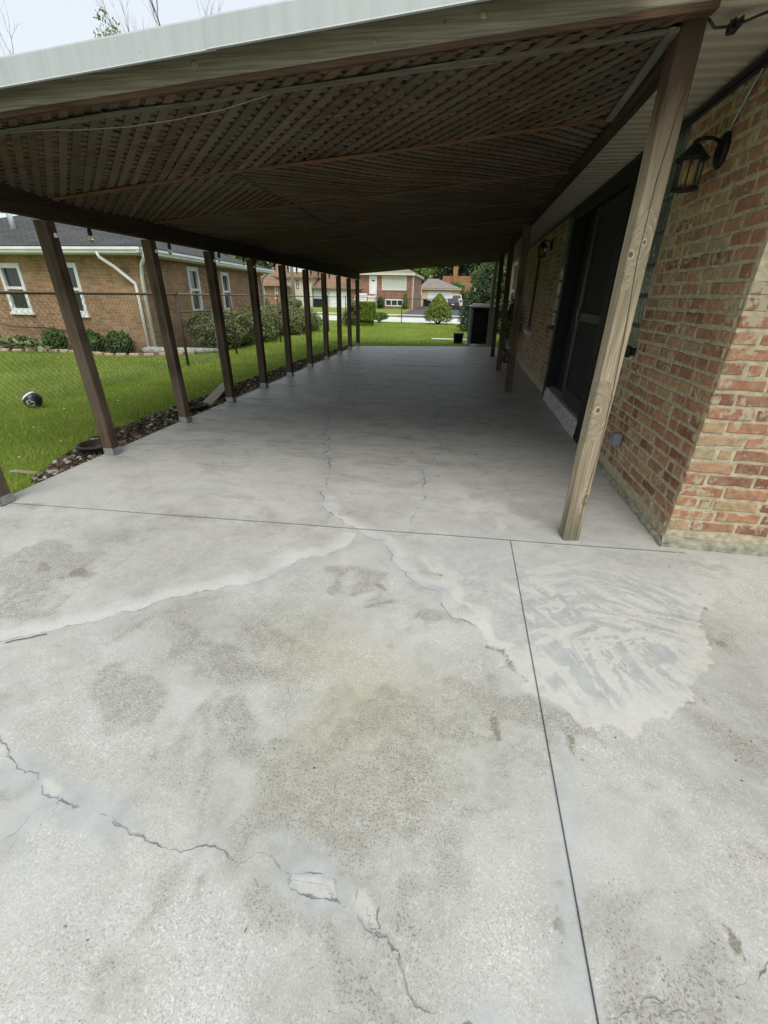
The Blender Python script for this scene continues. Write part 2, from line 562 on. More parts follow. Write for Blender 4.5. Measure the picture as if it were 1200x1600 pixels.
M['garage_tan'] = plain('tan_stucco', (.55, .42, .26), .8, .2, 0, .1, 2.)
M['curtain'] = plain('pale_curtain', (.52, .54, .50), .8, .2, 0, .15, 6.)
M['shrub_core'] = plain('shaded_twigs', (.035, .035, .018), .95, .05)
M['bark'] = plain('bark', (.13, .10, .07), .95, .1, 0, .4, 25., .8)
M['bare_bark'] = plain('bare_twig_bark', (.17, .14, .12), .9, .1, 0, .3, 10.)
M['yew_leaf'] = leafmat('yew_leaf', (.022, .045, .018), (.085, .13, .05), .12, 2.2)
M['juniper_leaf'] = leafmat('juniper_leaf', (.085, .11, .038), (.22, .24, .095), .2, 2.)
M['cone_leaf'] = leafmat('bright_cypress_leaf', (.065, .115, .018), (.26, .32, .055), .25, 3.)
M['thuja_leaf'] = leafmat('yellow_green_hedge_leaf', (.06, .11, .012), (.27, .36, .04), .3, 4.)
M['bush_leaf'] = leafmat('boxwood_leaf', (.03, .075, .016), (.10, .19, .04), .2, 5.)
M['hosta_leaf'] = leafmat('hosta_leaf', (.10, .16, .05), (.34, .40, .20), .3, 9.)
M['tree_leaf'] = leafmat('tree_leaf', (.04, .075, .02), (.15, .21, .06), .3, .35)
M['tree_leaf_light'] = leafmat('light_tree_leaf', (.07, .13, .02), (.21, .30, .07), .35, .5)
M['tree_leaf_dark'] = leafmat('dark_tree_leaf', (.03, .05, .022), (.09, .125, .055), .25, .4)

# ------------------------------------------------------------------ THE SETTING: ground, street, patio
m = Mat('lawn_soil', .95, .1)
p = m.pos()
f = m.math('ADD', m.math('MULTIPLY', m.noise(p, .8, 5., .6), .6), m.math('MULTIPLY', m.noise(p, 22., 4., .6), .4))
c = m.ramp(f, (.32, (.11, .16, .026)), (.5, (.175, .24, .038)), (.68, (.25, .315, .055)))
c = m.mix(m.ramp(m.noise(p, 1.7, 3.), (.55, 0.), (.7, .6)), c, (.22, .20, .075))
m.col(c)
m.bump(m.noise(p, 45., 5., .7), .9, .03)
M['lawn'] = m.m


def ground_z(y):
    return float(np.interp(y, [-60, 31, 56, 66, 82, 400], [-.05, -.05, -.22, -.25, -.13, -.13]))


ys = [-300, -60, 0, 31, 40, 48, 56, 61, 66, 74, 82, 120, 200, 400, 900]
V, F = [], []
for y in ys:
    V += [(-700, y, ground_z(y)), (700, y, ground_z(y))]
for i in range(len(ys) - 1): F.append((2 * i, 2 * i + 1, 2 * i + 3, 2 * i + 2))
lawn = tag(npobj('lawn', np.array(V), F, M['lawn'], origin=(0, 0, 0)), 'green lawn stretching from the patio to the street and beyond', kind='structure')


def sheet(name, poly, dz, mat, label):
    mb = MB()
    mb.add([(x, y, ground_z(y) + dz) for x, y in poly], [tuple(range(len(poly)))])
    o = mb.build(name, mat, label=label, kind='structure')
    return o


M['street_conc'] = plain('pale_street_concrete', (.58, .57, .53), .85, .25, 0, .12, 1.5)
M['asphalt'] = plain('asphalt', (.075, .078, .085), .85, .25, 0, .3, 3.)
mb = MB()
for k in range(12):
    x0 = -40 + k * 6
    mb.bbox(x0 + .01, x0 + 5.99, 25.5, 31.4, -.2, -.035, .006)
mb.build('street', M['street_conc'], label='pale concrete street behind the far lawn', kind='structure')
mb = MB()
for k in range(30): mb.bbox(-42 + k * 2 + .01, -40 + k * 2 - .01, 36.0, 37.4, -.3, -.07, .006)
mb.build('sidewalk', M['street_conc'], label='narrow concrete sidewalk across the street', kind='structure')
mb = MB()
dl, dr = [(-4.5, 31.42), (-4.9, 35.98)], [(.4, 31.42), (.3, 35.98)]
mb.add([(-4.5, 31.42, -.045), (.4, 31.42, -.045), (.3, 35.98, -.075), (-4.9, 35.98, -.075)], [(0, 1, 2, 3)])
for a, b in ((37.42, 48), (48, 56), (56, 61), (61, 66), (66, 74), (74, 79.9)):
    L = lambda y: np.interp(y, [37, 60, 80], [-5.0, -6.45, -6.9])
    mb.add([(L(a), a, ground_z(a) + .02), (.1, a, ground_z(a) + .02), (.0, b, ground_z(b) + .02), (L(b), b, ground_z(b) + .02)], [(0, 1, 2, 3)])
mb.build('driveway', M['asphalt'], label='dark asphalt driveway leading to the garage across the street', kind='structure')
mb = MB()
mb.add([(-29, 37.5, -.06), (-20.3, 37.5, -.06), (-19.8, 57, -.2), (-28, 57, -.2)], [(0, 1, 2, 3)])
mb.build('driveway', M['asphalt'], label='asphalt driveway in front of the cream sided house', kind='structure')

# ---- concrete patio: panels with real joints; cracks, patches and stains are stored as fields on the slab mesh
CRACKS = [
    (.0065, [(-1.499, 8.258), (-1.514, 6.704), (-1.505, 5.527), (-1.408, 4.689), (-1.274, 4.182), (-1.152, 3.806), (-.975, 3.268), (-.872, 2.791), (-.814, 2.533), (-.758, 2.387), (-.682, 2.311), (-.607, 2.240), (-.507, 2.178), (-.396, 2.079), (-.298, 1.993), (-.203, 1.806), (-.114, 1.713), (.015, 1.567), (.100, 1.488), (.171, 1.441)]),
    (.0045, [(-.497, 2.088), (-.535, 1.946), (-.721, 1.811), (-.822, 1.601), (-.903, 1.533), (-1.044, 1.471), (-1.159, 1.400), (-1.253, 1.292), (-1.367, 1.207), (-1.486, 1.125), (-1.605, 1.054), (-1.715, .998)]),
    (.006, [(-1.327, .692), (-1.268, .669), (-1.236, .660), (-1.181, .623), (-1.120, .602), (-1.052, .586), (-.946, .548), (-.883, .542), (-.776, .538), (-.723, .516), (-.674, .510), (-.618, .493), (-.578, .497), (-.528, .512), (-.490, .520), (-.458, .513), (-.383, .523), (-.309, .502), (-.288, .496), (-.278, .474), (-.248, .464), (-.203, .463), (-.160, .468), (-.128, .459), (-.102, .441), (-.078, .428), (-.057, .425), (-.044, .429), (-.017, .408), (-.003, .377), (.009, .352), (.027, .337), (.052, .333), (.088, .337), (.124, .333), (.159, .319)]),
    (.0028, [(-.954, .546), (-.992, .507), (-1.003, .449), (-1.007, .415)]),
    (.0035, [(-.288, .496), (-.232, .508), (-.177, .505), (-.164, .473)]),
    (.0045, [(-.133, .467), (-.122, .499), (-.100, .499), (-.069, .469), (-.061, .439), (-.075, .426)]),
    (.0035, [(.434, .414), (.478, .429), (.521, .436)]),
    (.0035, [(.376, .380), (.407, .387), (.440, .401), (.467, .397), (.488, .407), (.522, .418), (.562, .422), (.599, .429)]),
    (.0035, [(.648, .468), (.675, .480), (.703, .489), (.726, .509), (.761, .530)]),
    (.004, [(-.639, 2.347), (-.586, 2.385), (-.519, 2.417)]),
    (.004, [(-.141, 6.550), (-.119, 5.325), (-.097, 3.810), (-.178, 2.775), (-.191, 2.467), (-.265, 2.180)]),
    (.0018, [(-.585, 1.285), (-.534, 1.204), (-.509, 1.109), (-.491, 1.023), (-.460, .960)]),
    (.003, [(-2.291, 2.384), (-1.869, 2.396), (-1.475, 2.436), (-1.128, 2.467), (-.808, 2.514)]),
]
PATCH = [(-.093, 1.917), (.023, 1.714), (.140, 1.525), (.177, 1.392), (.262, 1.354), (.315, 1.173), (.362, 1.113), (.435, 1.063), (.484, 1.012), (.559, 1.009), (.654, 1.044), (.727, 1.116), (.832, 1.187), (.925, 1.217), (1.015, 1.395), (1.154, 1.677), (1.298, 1.962), (1.240, 2.061), (1.194, 2.172), (1.013, 2.304), (.685, 2.389), (.394, 2.411), (.071, 2.345), (-.066, 2.123)]
BAND = [(.421, .990), (.451, .952), (.419, .838), (.404, .711), (.391, .539), (.389, .465), (.380, .374), (.276, .356), (.302, .475), (.305, .559), (.349, .825), (.380, .918)]
FILLS = [[(-.283, .495), (-.232, .506), (-.177, .504), (-.165, .475), (-.203, .465), (-.249, .466)], [(-.132, .475), (-.123, .501), (-.100, .499), (-.069, .469), (-.067, .441), (-.095, .442)], [(-1.051, .584), (-1.022, .597), (-.971, .581), (-.956, .553), (-.998, .555)]]
STAINS = [(-1.758, 1.472, .242, .166, .80), (-1.976, 1.514, .187, .133, .50), (-.236, 1.519, .079, .183, .75), (-.481, .997, .131, .215, .35), (-.498, .778, .114, .117, .30), (.147, 1.034, .025, .159, .60), (.216, .986, .012, .041, .90), (.077, .637, .081, .056, .45), (-.526, .276, .063, .048, .55), (.437, .970, .022, .032, 1.0), (.322, .521, .011, .018, 1.0), (.341, .587, .018, .010, .90), (.688, .548, .014, .023, .90), (-.983, 2.113, .261, .109, .50), (.664, .804, .069, .054, .45), (1.128, 1.518, .041, .051, .80), (.875, 1.202, .049, .025, .70), (-1.498, 4.667, .128, .378, .40), (-.482, 3.459, .054, .064, .80), (-.484, .437, .009, .023, .60), (-.734, 1.954, .209, .080, .30), (-1.493, 1.670, .194, .158, .35), (.809, .881, .072, .081, .30), (.309, .461, .009, .021, .70), (-.279, 2.869, .115, .114, .35), (.502, .515, .083, .045, .30), (-.686, .311, .093, .068, .25), (-.731, .937, .129, .153, .20)]


def jag(pts, amp, seed):
    g = random.Random(seed)
    P = [np.array(p) for p in pts]
    for lv in range(4):
        Q = [P[0]]
        for a, b in zip(P, P[1:]):
            d = b - a; L = np.hypot(*d)
            if L > .016:
                n = np.array([-d[1], d[0]]) / L
                Q.append((a + b) / 2 + n * g.gauss(0, amp) * L)
            Q.append(b)
        P = Q
    return P


CR = [(w, np.array(jag(p, .11, i))) for i, (w, p) in enumerate(CRACKS)]


def crackfield(X, Y):
    best = np.full(X.shape, 9.); sd = np.full(X.shape, 9.); wd = np.zeros(X.shape); cid = np.zeros(X.shape)
    for ci, (w, P) in enumerate(CR):
        sel = np.where((X > P[:, 0].min() - .15) & (X < P[:, 0].max() + .15) & (Y > P[:, 1].min() - .15) & (Y < P[:, 1].max() + .15))[0]
        if len(sel) == 0: continue
        x, y = X[sel], Y[sel]
        bd = np.full(x.shape, 9.); bs = np.full(x.shape, 9.); bl = np.zeros(x.shape)
        arc = 0.
        for a, b in zip(P, P[1:]):
            d = b - a; L2 = d @ d; L = math.sqrt(L2)
            t = np.clip(((x - a[0]) * d[0] + (y - a[1]) * d[1]) / L2, 0, 1)
            dx, dy = x - a[0] - t * d[0], y - a[1] - t * d[1]
            q = np.hypot(dx, dy)
            s = np.where(d[0] * (y - a[1]) - d[1] * (x - a[0]) >= 0, q, -q)
            k = q < bd
            bd[k] = q[k]; bs[k] = s[k]; bl[k] = (arc + t * L)[k]
            arc += L
        end = np.clip(np.minimum(bl, arc - bl) / .03, 0, 1)
        ww = w * np.interp(y, [2.2, 3.0, 9], [1., 3., 4.]) * (.25 + 1.5 * vnoise(bl * 14, np.full_like(bl, ci * 3.3), ci)) * end
        k = bd < best[sel]
        best[sel[k]] = bd[k]; sd[sel[k]] = bs[k]; wd[sel[k]] = ww[k]; cid[sel[k]] = ci
    return best, sd, wd, cid


def polydist(X, Y, poly):
    P = np.array(poly); Q = np.roll(P, -1, 0)
    ins = np.zeros(X.shape, bool); best = np.full(X.shape, 9.)
    for a, b in zip(P, Q):
        d = b - a
        t = np.clip(((X - a[0]) * d[0] + (Y - a[1]) * d[1]) / (d @ d), 0, 1)
        best = np.minimum(best, np.hypot(X - a[0] - t * d[0], Y - a[1] - t * d[1]))
        c = (a[1] > Y) != (b[1] > Y)
        xs = a[0] + (Y - a[1]) / (b[1] - a[1] + 1e-12) * d[0]
        ins ^= c & (X < xs)
    return np.where(ins, best, -best)


STROKES = [(.46, 1.36, .53, 1.12), (.55, 1.41, .63, 1.20), (.62, 1.44, .67, 1.16), (.66, 1.39, .72, 1.22), (.74, 1.43, .82, 1.27), (.80, 1.79, 1.00, 1.67), (.83, 1.70, 1.10, 1.61), (.50, 1.40, .78, 1.53), (.64, 1.60, .84, 1.52), (.86, 1.96, 1.11, 1.76), (.42, 1.56, .60, 1.66), (.41, 1.74, .53, 1.58), (.70, 1.98, .90, 1.94), (.77, 1.36, .83, 1.24), (.45, 1.26, .49, 1.12), (.89, 1.51, .96, 1.40), (.45, 1.88, .74, 2.02)]


def slab_fields(X, Y):
    best, sd, wd, cid = crackfield(X, Y)
    n1, n2, n3 = fbm(X, Y, 7, 3), fbm(X, Y, 24, 9), fbm(X, Y, 70, 19)
    wx = X + (n1 - .5) * .16 + (n2 - .5) * .07 + (n3 - .5) * .03
    wy = Y + (fbm(X, Y, 7, 31) - .5) * .16 + (fbm(X, Y, 24, 37) - .5) * .07 + (fbm(X, Y, 70, 41) - .5) * .03
    pd = polydist(wx, wy, PATCH)
    # sweeps left by the trowel, laid one over another
    st = np.full(X.shape, .5)
    gs_ = random.Random(42)
    sx_, sy_ = X + (n2 - .5) * .014 + (n3 - .5) * .006, Y + (n3 - .5) * .008
    for rep_ in range(18):
        for (ax_, ay_, bx_, by_) in STROKES:
            jx, jy = gs_.gauss(0, .07), gs_.gauss(0, .07)
            an = gs_.gauss(0, .14)
            cx_, cy_ = (ax_ + bx_) / 2 + jx, (ay_ + by_) / 2 + jy
            hx, hy = (bx_ - ax_) / 2, (by_ - ay_) / 2
            hx, hy = hx * math.cos(an) - hy * math.sin(an), hx * math.sin(an) + hy * math.cos(an)
            L_ = math.hypot(hx, hy) * gs_.uniform(.6, 1.25)
            ux_, uy_ = hx / math.hypot(hx, hy), hy / math.hypot(hx, hy)
            w_ = gs_.uniform(.004, .017)
            u_ = (sx_ - cx_) * ux_ + (sy_ - cy_) * uy_
            v_ = -(sx_ - cx_) * uy_ + (sy_ - cy_) * ux_ + .25 * u_ * u_ * gs_.uniform(-1, 1)
            k_ = np.where((np.abs(u_) < L_ * 1.1) & (np.abs(v_) < w_ * 1.3))[0]
            if len(k_) == 0: continue
            edge = vnoise(u_[k_] * 25, v_[k_] * 180, rep_)
            mk = (1 - sstep(.75, 1.05, np.abs(u_[k_]) / L_ + (edge - .5) * .5)) * (1 - sstep(.7, 1.1, np.abs(v_[k_]) / w_ + (edge - .5) * .4))
            tg = gs_.choice((0., .1, .25, .8, 1., 1.))
            st[k_] = st[k_] * (1 - mk) + tg * mk
    st = .5 + (st - .5) * .5 + (n3 - .5) * .10
    upper = sstep(1.75, 2.2, Y)
    inside = sstep(0, .008, pd) * (1 - .75 * upper)
    rim = 1 - sstep(.02, .13, pd + (n1 - .5) * .26 + (n2 - .5) * .12)
    rim = rim * (1 - sstep(1.7, 2.05, Y - .25 * np.clip(.4 - X, 0, 1)))
    cream = inside * np.clip(rim + sstep(.46, .56, st), 0, 1) * (.82 - .3 * n2)
    grey = sstep(0, .03, pd) * (1 - cream) * (.85 - .45 * upper)
    # feathery cream wash running back under the roof
    wash = sstep(.52, .66, fbm(X, Y, 6, 91, 6)) * np.exp(-((X - .25) / .38) ** 2) * sstep(1.9, 2.2, Y) * (1 - sstep(2.7, 3.4, Y))
    cream = np.maximum(cream, wash * .6)
    bd = polydist(X + (n2 - .5) * .05 + (n3 - .5) * .02, Y + (n1 - .5) * .05, BAND)
    grey = np.maximum(grey, sstep(-.006, .014, bd) * (.75 - .3 * n1))
    near = best
    isrep = np.isin(cid, [0, 1, 2, 3, 4, 5, 10])
    halo = np.where(isrep, (1 - sstep(.0, .075, near + (n1 - .5) * .12)), 0)
    grey = np.maximum(grey, halo * .85 * sstep(.40, .60, fbm(X, Y, 5, 40)))
    light = np.where(np.isin(cid, [0, 1]) & (Y < 2.6) & (np.where(cid == 1, sd < 0, sd > 0)), 1 - sstep(.02, .12, near + (n1 - .5) * .08), 0) * .8
    for q in FILLS: cream = np.maximum(cream, sstep(-.003, .006, polydist(X + (n2 - .5) * .02, Y + (n3 - .5) * .01, q)) * .5)
    dark = np.zeros(X.shape); hard = np.zeros(X.shape)
    for (cx, cy, rx, ry, s) in STAINS:
        q = np.hypot((X - cx) / (rx * 1.7), (Y - cy) / (ry * 1.7)) + (fbm(X, Y, 1.1 / max(.02, min(rx, ry)), int(abs(cx) * 50) % 17, 6) - .5) * 2.2
        v = s * (1 - sstep(.0 if s < .85 else .40, 1.0 if s < .85 else .55, q))
        if s < .85: dark = np.maximum(dark, v)
        else: hard = np.maximum(hard, v)
    blot = sstep(.44, .68, fbm(X + .15 * n1, Y, 2.4, 21, 6)) * .40 + sstep(.50, .70, fbm(X * .8 + Y * .5 + .1 * n1, Y * .8, 6, 51, 6)) * .30
    qx, qy = fbm(X, Y, 2.2, 101, 4), fbm(X, Y, 2.2, 111, 4)
    wisp = fbm(X * .9 + Y * .5 + 1.1 * qx, Y * 1.3 - X * .4 + 1.1 * qy, 3.4, 121, 7)
    blot = np.maximum(blot, sstep(.50, .72, wisp) * .62)
    dark = dark * (.30 + .85 * sstep(.36, .60, fbm(X * .8 + Y * .6 + .5 * qx, Y * 1.5 - X * .3 + .5 * qy, 7., 141, 6)))
    blot = blot * (1 - .30 * sstep(2.0, 2.6, Y))
    dark = np.maximum(np.maximum(dark, blot), hard)
    # chipped dark spots along the rim of the skim coat
    chip = (1 - sstep(.0, .03, np.abs(pd))) * sstep(.60, .66, fbm(X, Y, 34, 161, 4)) * sstep(.45, .6, fbm(X, Y, 4, 171, 2)) * (1 - upper)
    dark = np.maximum(dark, chip * .9)
    cream = cream * (1 - chip)
    return dict(crack_sd=sd, crack_w=wd, cream=cream, grey=grey, lightband=light, stain=dark, crack_id=cid, olive=sstep(.35, .65, fbm(X + .2 * qx, Y + .2 * qy, 2., 131, 4)) * np.exp(-(((X + .38) / .45) ** 2 + ((Y - 1.02) / .34) ** 2)))


def slab(name, xs, ys, top, bot, parent, mat, thick=.12):
    """grid panel; top(x) / bot(x) give its far and near edge"""
    xs = np.array(xs)
    tt = (np.array(ys) - ys[0]) / (ys[-1] - ys[0])
    X = np.repeat(xs[None, :], len(tt), 0)
    Y = bot(X) + tt[:, None] * (top(X) - bot(X))
    nx, ny = len(xs), len(tt)
    Z = (fbm(X, Y, 1.7, 77, 3) - .5) * .006
    idx = np.arange(nx * ny).reshape(ny, nx)
    F = np.stack([idx[:-1, :-1], idx[:-1, 1:], idx[1:, 1:], idx[1:, :-1]], -1).reshape(-1, 4)
    ring = np.concatenate([idx[0, :], idx[1:, -1], idx[-1, -2::-1], idx[-2:0:-1, 0]])
    Vt = np.stack([X.ravel(), Y.ravel(), Z.ravel()], 1)
    # rounded arris then side down
    n = len(ring)
    c = np.array([X.mean(), Y.mean(), 0])
    V2 = Vt[ring].copy(); V2[:, 2] -= .0025
    V2[:, :2] += np.sign(V2[:, :2] - c[:2]) * 0.0005
    V3 = V2.copy(); V3[:, 2] = -thick
    k = len(Vt)
    r = np.arange(n); rn = (r + 1) % n
    S1 = np.stack([ring[r], k + r, k + rn, ring[rn]], 1)
    S2 = np.stack([k + r, k + n + r, k + n + rn, k + rn], 1)
    Vv = np.concatenate([Vt, V2, V3])
    FF = np.concatenate([F, S1[:, ::-1], S2[:, ::-1]])
    fl = slab_fields(Vv[:, 0], Vv[:, 1])
    return npobj(name, Vv, FF, mat, parent, attrs=fl)


m = Mat('patio_concrete', .8, .42)
p = m.pos()
big = m.noise(p, 1.1, 8., .62, .4)
med = m.noise(p, 7., 7., .65, .3)
c = m.ramp(m.math('ADD', m.math('MULTIPLY', big, .6), m.math('MULTIPLY', med, .4)), (.36, (.36, .36, .335)), (.5, (.455, .457, .43)), (.64, (.53, .53, .50)))
c = m.mix(m.ramp(m.noise(p, .8, 4.), (.45, 0.), (.65, .5)), c, (.43, .455, .44))
c = m.mix(m.ramp(m.noise(p, 1.6, 5., .6, .6), (.54, 0.), (.70, .35)), c, (.44, .425, .345))
c = m.mix(m.math('MULTIPLY', m.attr('olive'), .75), c, (.40, .385, .275))
smooth = m.math('MAXIMUM', m.attr('grey'), m.attr('cream'))
keep = m.math('SUBTRACT', 1., m.math('MULTIPLY', smooth, .9))
worn = m.math('MULTIPLY', m.ramp(m.noise(p, 2.3, 5., .6), (.38, .25), (.6, 1.)), keep)
# exposed aggregate: pale and dark grains, 2 to 5 mm, unevenly worn free
ag = m.n('SeparateXYZ', 0, {0: m.vor(p, 340., 1)})
ag2 = m.n('SeparateXYZ', 1, {0: m.vor(p, 190., 1)})
c = m.mix(m.math('MULTIPLY', m.ramp(ag, (.80, 0.), (.84, 1.), (1., 1.)), m.math('MULTIPLY', worn, .36)), c, (.70, .70, .66))
c = m.mix(m.math('MULTIPLY', m.ramp(ag2, (.90, 0.), (.92, 1.), (1., 1.)), m.math('MULTIPLY', worn, .42)), c, (.72, .715, .67))
c = m.mix(m.math('MULTIPLY', m.ramp(ag, (.0, 1.), (.10, 1.), (.13, 0.), (1., 0.)), m.math('MULTIPLY', worn, .45)), c, (.20, .19, .165))
fine = m.noise(p, 330., 4., .75)
c = m.mix(m.math('MULTIPLY', m.ramp(fine, (.33, .6), (.5, 0.)), keep), c, (.25, .24, .205))
# dirt sits in the pores: dots that thicken inside the stains
D = m.attr('stain')
thr = m.math('SUBTRACT', .74, m.math('MULTIPLY', D, .34))
dots = m.ramp(m.math('SUBTRACT', m.noise(p, 150., 5., .72), thr), (.0, 0.), (.07, 1.))
c = m.mix(m.math('MULTIPLY', dots, m.math('MULTIPLY', keep, .8)), c, (.14, .13, .095))
c = m.mix(m.math('MULTIPLY', D, m.ramp(m.noise(p, 28., 6., .7), (.34, .85), (.62, .32))), c, (.19, .18, .135))
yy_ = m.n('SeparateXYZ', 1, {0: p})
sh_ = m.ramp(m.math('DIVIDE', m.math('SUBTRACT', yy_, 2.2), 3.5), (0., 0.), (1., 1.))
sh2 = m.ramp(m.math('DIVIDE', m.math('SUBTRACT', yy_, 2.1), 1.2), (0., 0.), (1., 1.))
c = m.mix(m.math('MULTIPLY', sh2, .4), c, (.49, .475, .435))  # slab colour warmed and lightened under the roof to offset blue, dim skylight
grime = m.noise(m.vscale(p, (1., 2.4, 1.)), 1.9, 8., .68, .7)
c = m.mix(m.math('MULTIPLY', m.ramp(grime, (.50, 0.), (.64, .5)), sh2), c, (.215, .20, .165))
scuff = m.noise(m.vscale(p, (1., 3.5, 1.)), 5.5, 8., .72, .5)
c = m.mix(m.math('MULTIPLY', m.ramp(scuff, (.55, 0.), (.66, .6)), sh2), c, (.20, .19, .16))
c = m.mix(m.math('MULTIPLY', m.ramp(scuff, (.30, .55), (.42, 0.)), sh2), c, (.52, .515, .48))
spots = m.math('MULTIPLY', m.ramp(m.vor(p, 4.2), (.05, 1.), (.11, 0.)), m.ramp(m.noise(p, 2.1, 2.), (.5, 0.), (.56, 1.)))
c = m.mix(m.math('MULTIPLY', m.math('MULTIPLY', spots, sh2), m.ramp(m.noise(p, 40., 4.), (.4, .3), (.55, .9))), c, (.12, .115, .10))
pits = m.math('MULTIPLY', m.ramp(m.vor(p, 60.), (.0, 1.), (.07, 1.), (.10, 0.)), m.ramp(m.noise(p, 9., 2.), (.52, 0.), (.58, 1.)))
c = m.mix(m.math('MULTIPLY', m.math('MULTIPLY', pits, keep), .8), c, (.12, .115, .10))
c = m.mix(m.math('MULTIPLY', m.attr('lightband'), m.ramp(m.noise(p, 120., 4., .7), (.35, .3), (.6, .85))), c, (.62, .625, .60))
c = m.mix(m.math('MULTIPLY', m.attr('grey'), m.ramp(m.noise(p, 40., 6., .7), (.3, .45), (.6, .95))), c, m.ramp(m.noise(p, 14., 6., .65), (.35, (.31, .333, .336)), (.65, (.41, .435, .437))))
c = m.mix(m.math('MULTIPLY', m.attr('cream'), m.ramp(m.noise(p, 55., 6., .7), (.3, .5), (.55, 1.))), c, m.ramp(m.noise(p, 17., 6.), (.35, (.52, .515, .465)), (.65, (.60, .59, .54))))
ca = m.math('ABSOLUTE', m.math('ADD', m.attr('crack_sd'), m.math('MULTIPLY', m.math('SUBTRACT', m.noise(p, 75., 4., .6), .5), .009)))
cw = m.math('MULTIPLY', m.attr('crack_w'), m.ramp(m.noise(p, 24., 4., .6), (.38, .12), (.62, 1.)))
ck = m.ramp(m.math('DIVIDE', ca, m.math('ADD', m.math('MULTIPLY', cw, 1.7), .0001)), (.22, 1.), (.40, 0.))
gap = m.ramp(m.noise(p, 9., 4., .6), (.42, .0), (.52, 1.))
ck = m.math('MULTIPLY', ck, gap)
c = m.mix(m.math('MULTIPLY', ck, .8), c, m.ramp(m.noise(p, 20., 3.), (.4, (.12, .125, .13)), (.6, (.27, .275, .28))))
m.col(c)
m.set('Roughness', m.math('SUBTRACT', m.ramp(scuff, (.35, .74), (.65, .92)), m.math('MULTIPLY', sh_, .36)))
h = m.math('ADD', m.math('MULTIPLY', m.math('MULTIPLY', ag, worn), .2), m.math('ADD', m.math('MULTIPLY', fine, .35), m.math('MULTIPLY', ck, -3.)))
h = m.math('ADD', h, m.math('ADD', m.math('MULTIPLY', pits, -1.), m.math('MULTIPLY', m.attr('cream'), .8)))
m.bump(h, .55, .0025)
M['patio'] = m.m
M['joint_dirt'] = plain('joint_dirt', (.13, .125, .115), .95, .05)

YJ = lambda x: 2.195 + .0475 * x
mb = MB()
mb.box(-2.83, 5.0, -3.0, 2.28, -.11, -.03)
mb.box(-2.83, 1.35, 2.282, 12.1, -.11, -.03)
for k_ in range(10):
    xa_, xb_ = -2.83 + .403 * k_, -2.83 + .403 * (k_ + 1)
    mb.add([(xa_, YJ(xa_) - .02, -.004), (xb_, YJ(xb_) - .02, -.004), (xb_, YJ(xb_) + .02, -.004), (xa_, YJ(xa_) + .02, -.004)], [(0, 1, 2, 3)])
patio = mb.build('patio', M['joint_dirt'], origin=(0, 0, 0), label='grey concrete patio with cracks and repair patches', kind='structure')
ar = lambda a, b, s: list(np.arange(a, b - s * .3, s)) + [b]
fy = [-3, -2.2, -1.4, -.8, -.3, 0] + ar(.1, 2.2, .0065)
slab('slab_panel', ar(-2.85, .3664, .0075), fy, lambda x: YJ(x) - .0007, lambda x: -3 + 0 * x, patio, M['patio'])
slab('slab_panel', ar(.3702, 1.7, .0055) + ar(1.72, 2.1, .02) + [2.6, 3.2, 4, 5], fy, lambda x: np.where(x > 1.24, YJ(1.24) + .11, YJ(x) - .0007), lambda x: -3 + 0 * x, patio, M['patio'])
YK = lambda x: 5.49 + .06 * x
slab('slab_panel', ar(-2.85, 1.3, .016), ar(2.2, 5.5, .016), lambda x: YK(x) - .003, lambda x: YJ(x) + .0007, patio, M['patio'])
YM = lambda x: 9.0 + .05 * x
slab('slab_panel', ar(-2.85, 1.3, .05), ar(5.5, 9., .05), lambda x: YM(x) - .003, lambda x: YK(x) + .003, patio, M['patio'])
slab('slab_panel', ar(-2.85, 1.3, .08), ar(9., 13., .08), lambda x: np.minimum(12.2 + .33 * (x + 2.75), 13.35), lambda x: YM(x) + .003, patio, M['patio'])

# ------------------------------------------------------------------ CARPORT
carport = empty('carport', (-1.03, 7.4, 0), 'long open carport with brown wood posts, lattice ceiling and white metal edge', 'carport')
CZ = lambda x: 2.0 + .088 * x
ZB = lambda x: 2.069 + .0695 * x
LZ = lambda x, y: CZ(x) + max(0., 1 - max(0., y - 2.22) / .85) * max(0., ZB(x) - .022 - CZ(x))   # lattice rises to the front beam
YF = lambda x: 2.222 + 0 * x          # front edge of the lattice
Y0L, Y1L = 2.05, 12.95
G = 9 * .0049


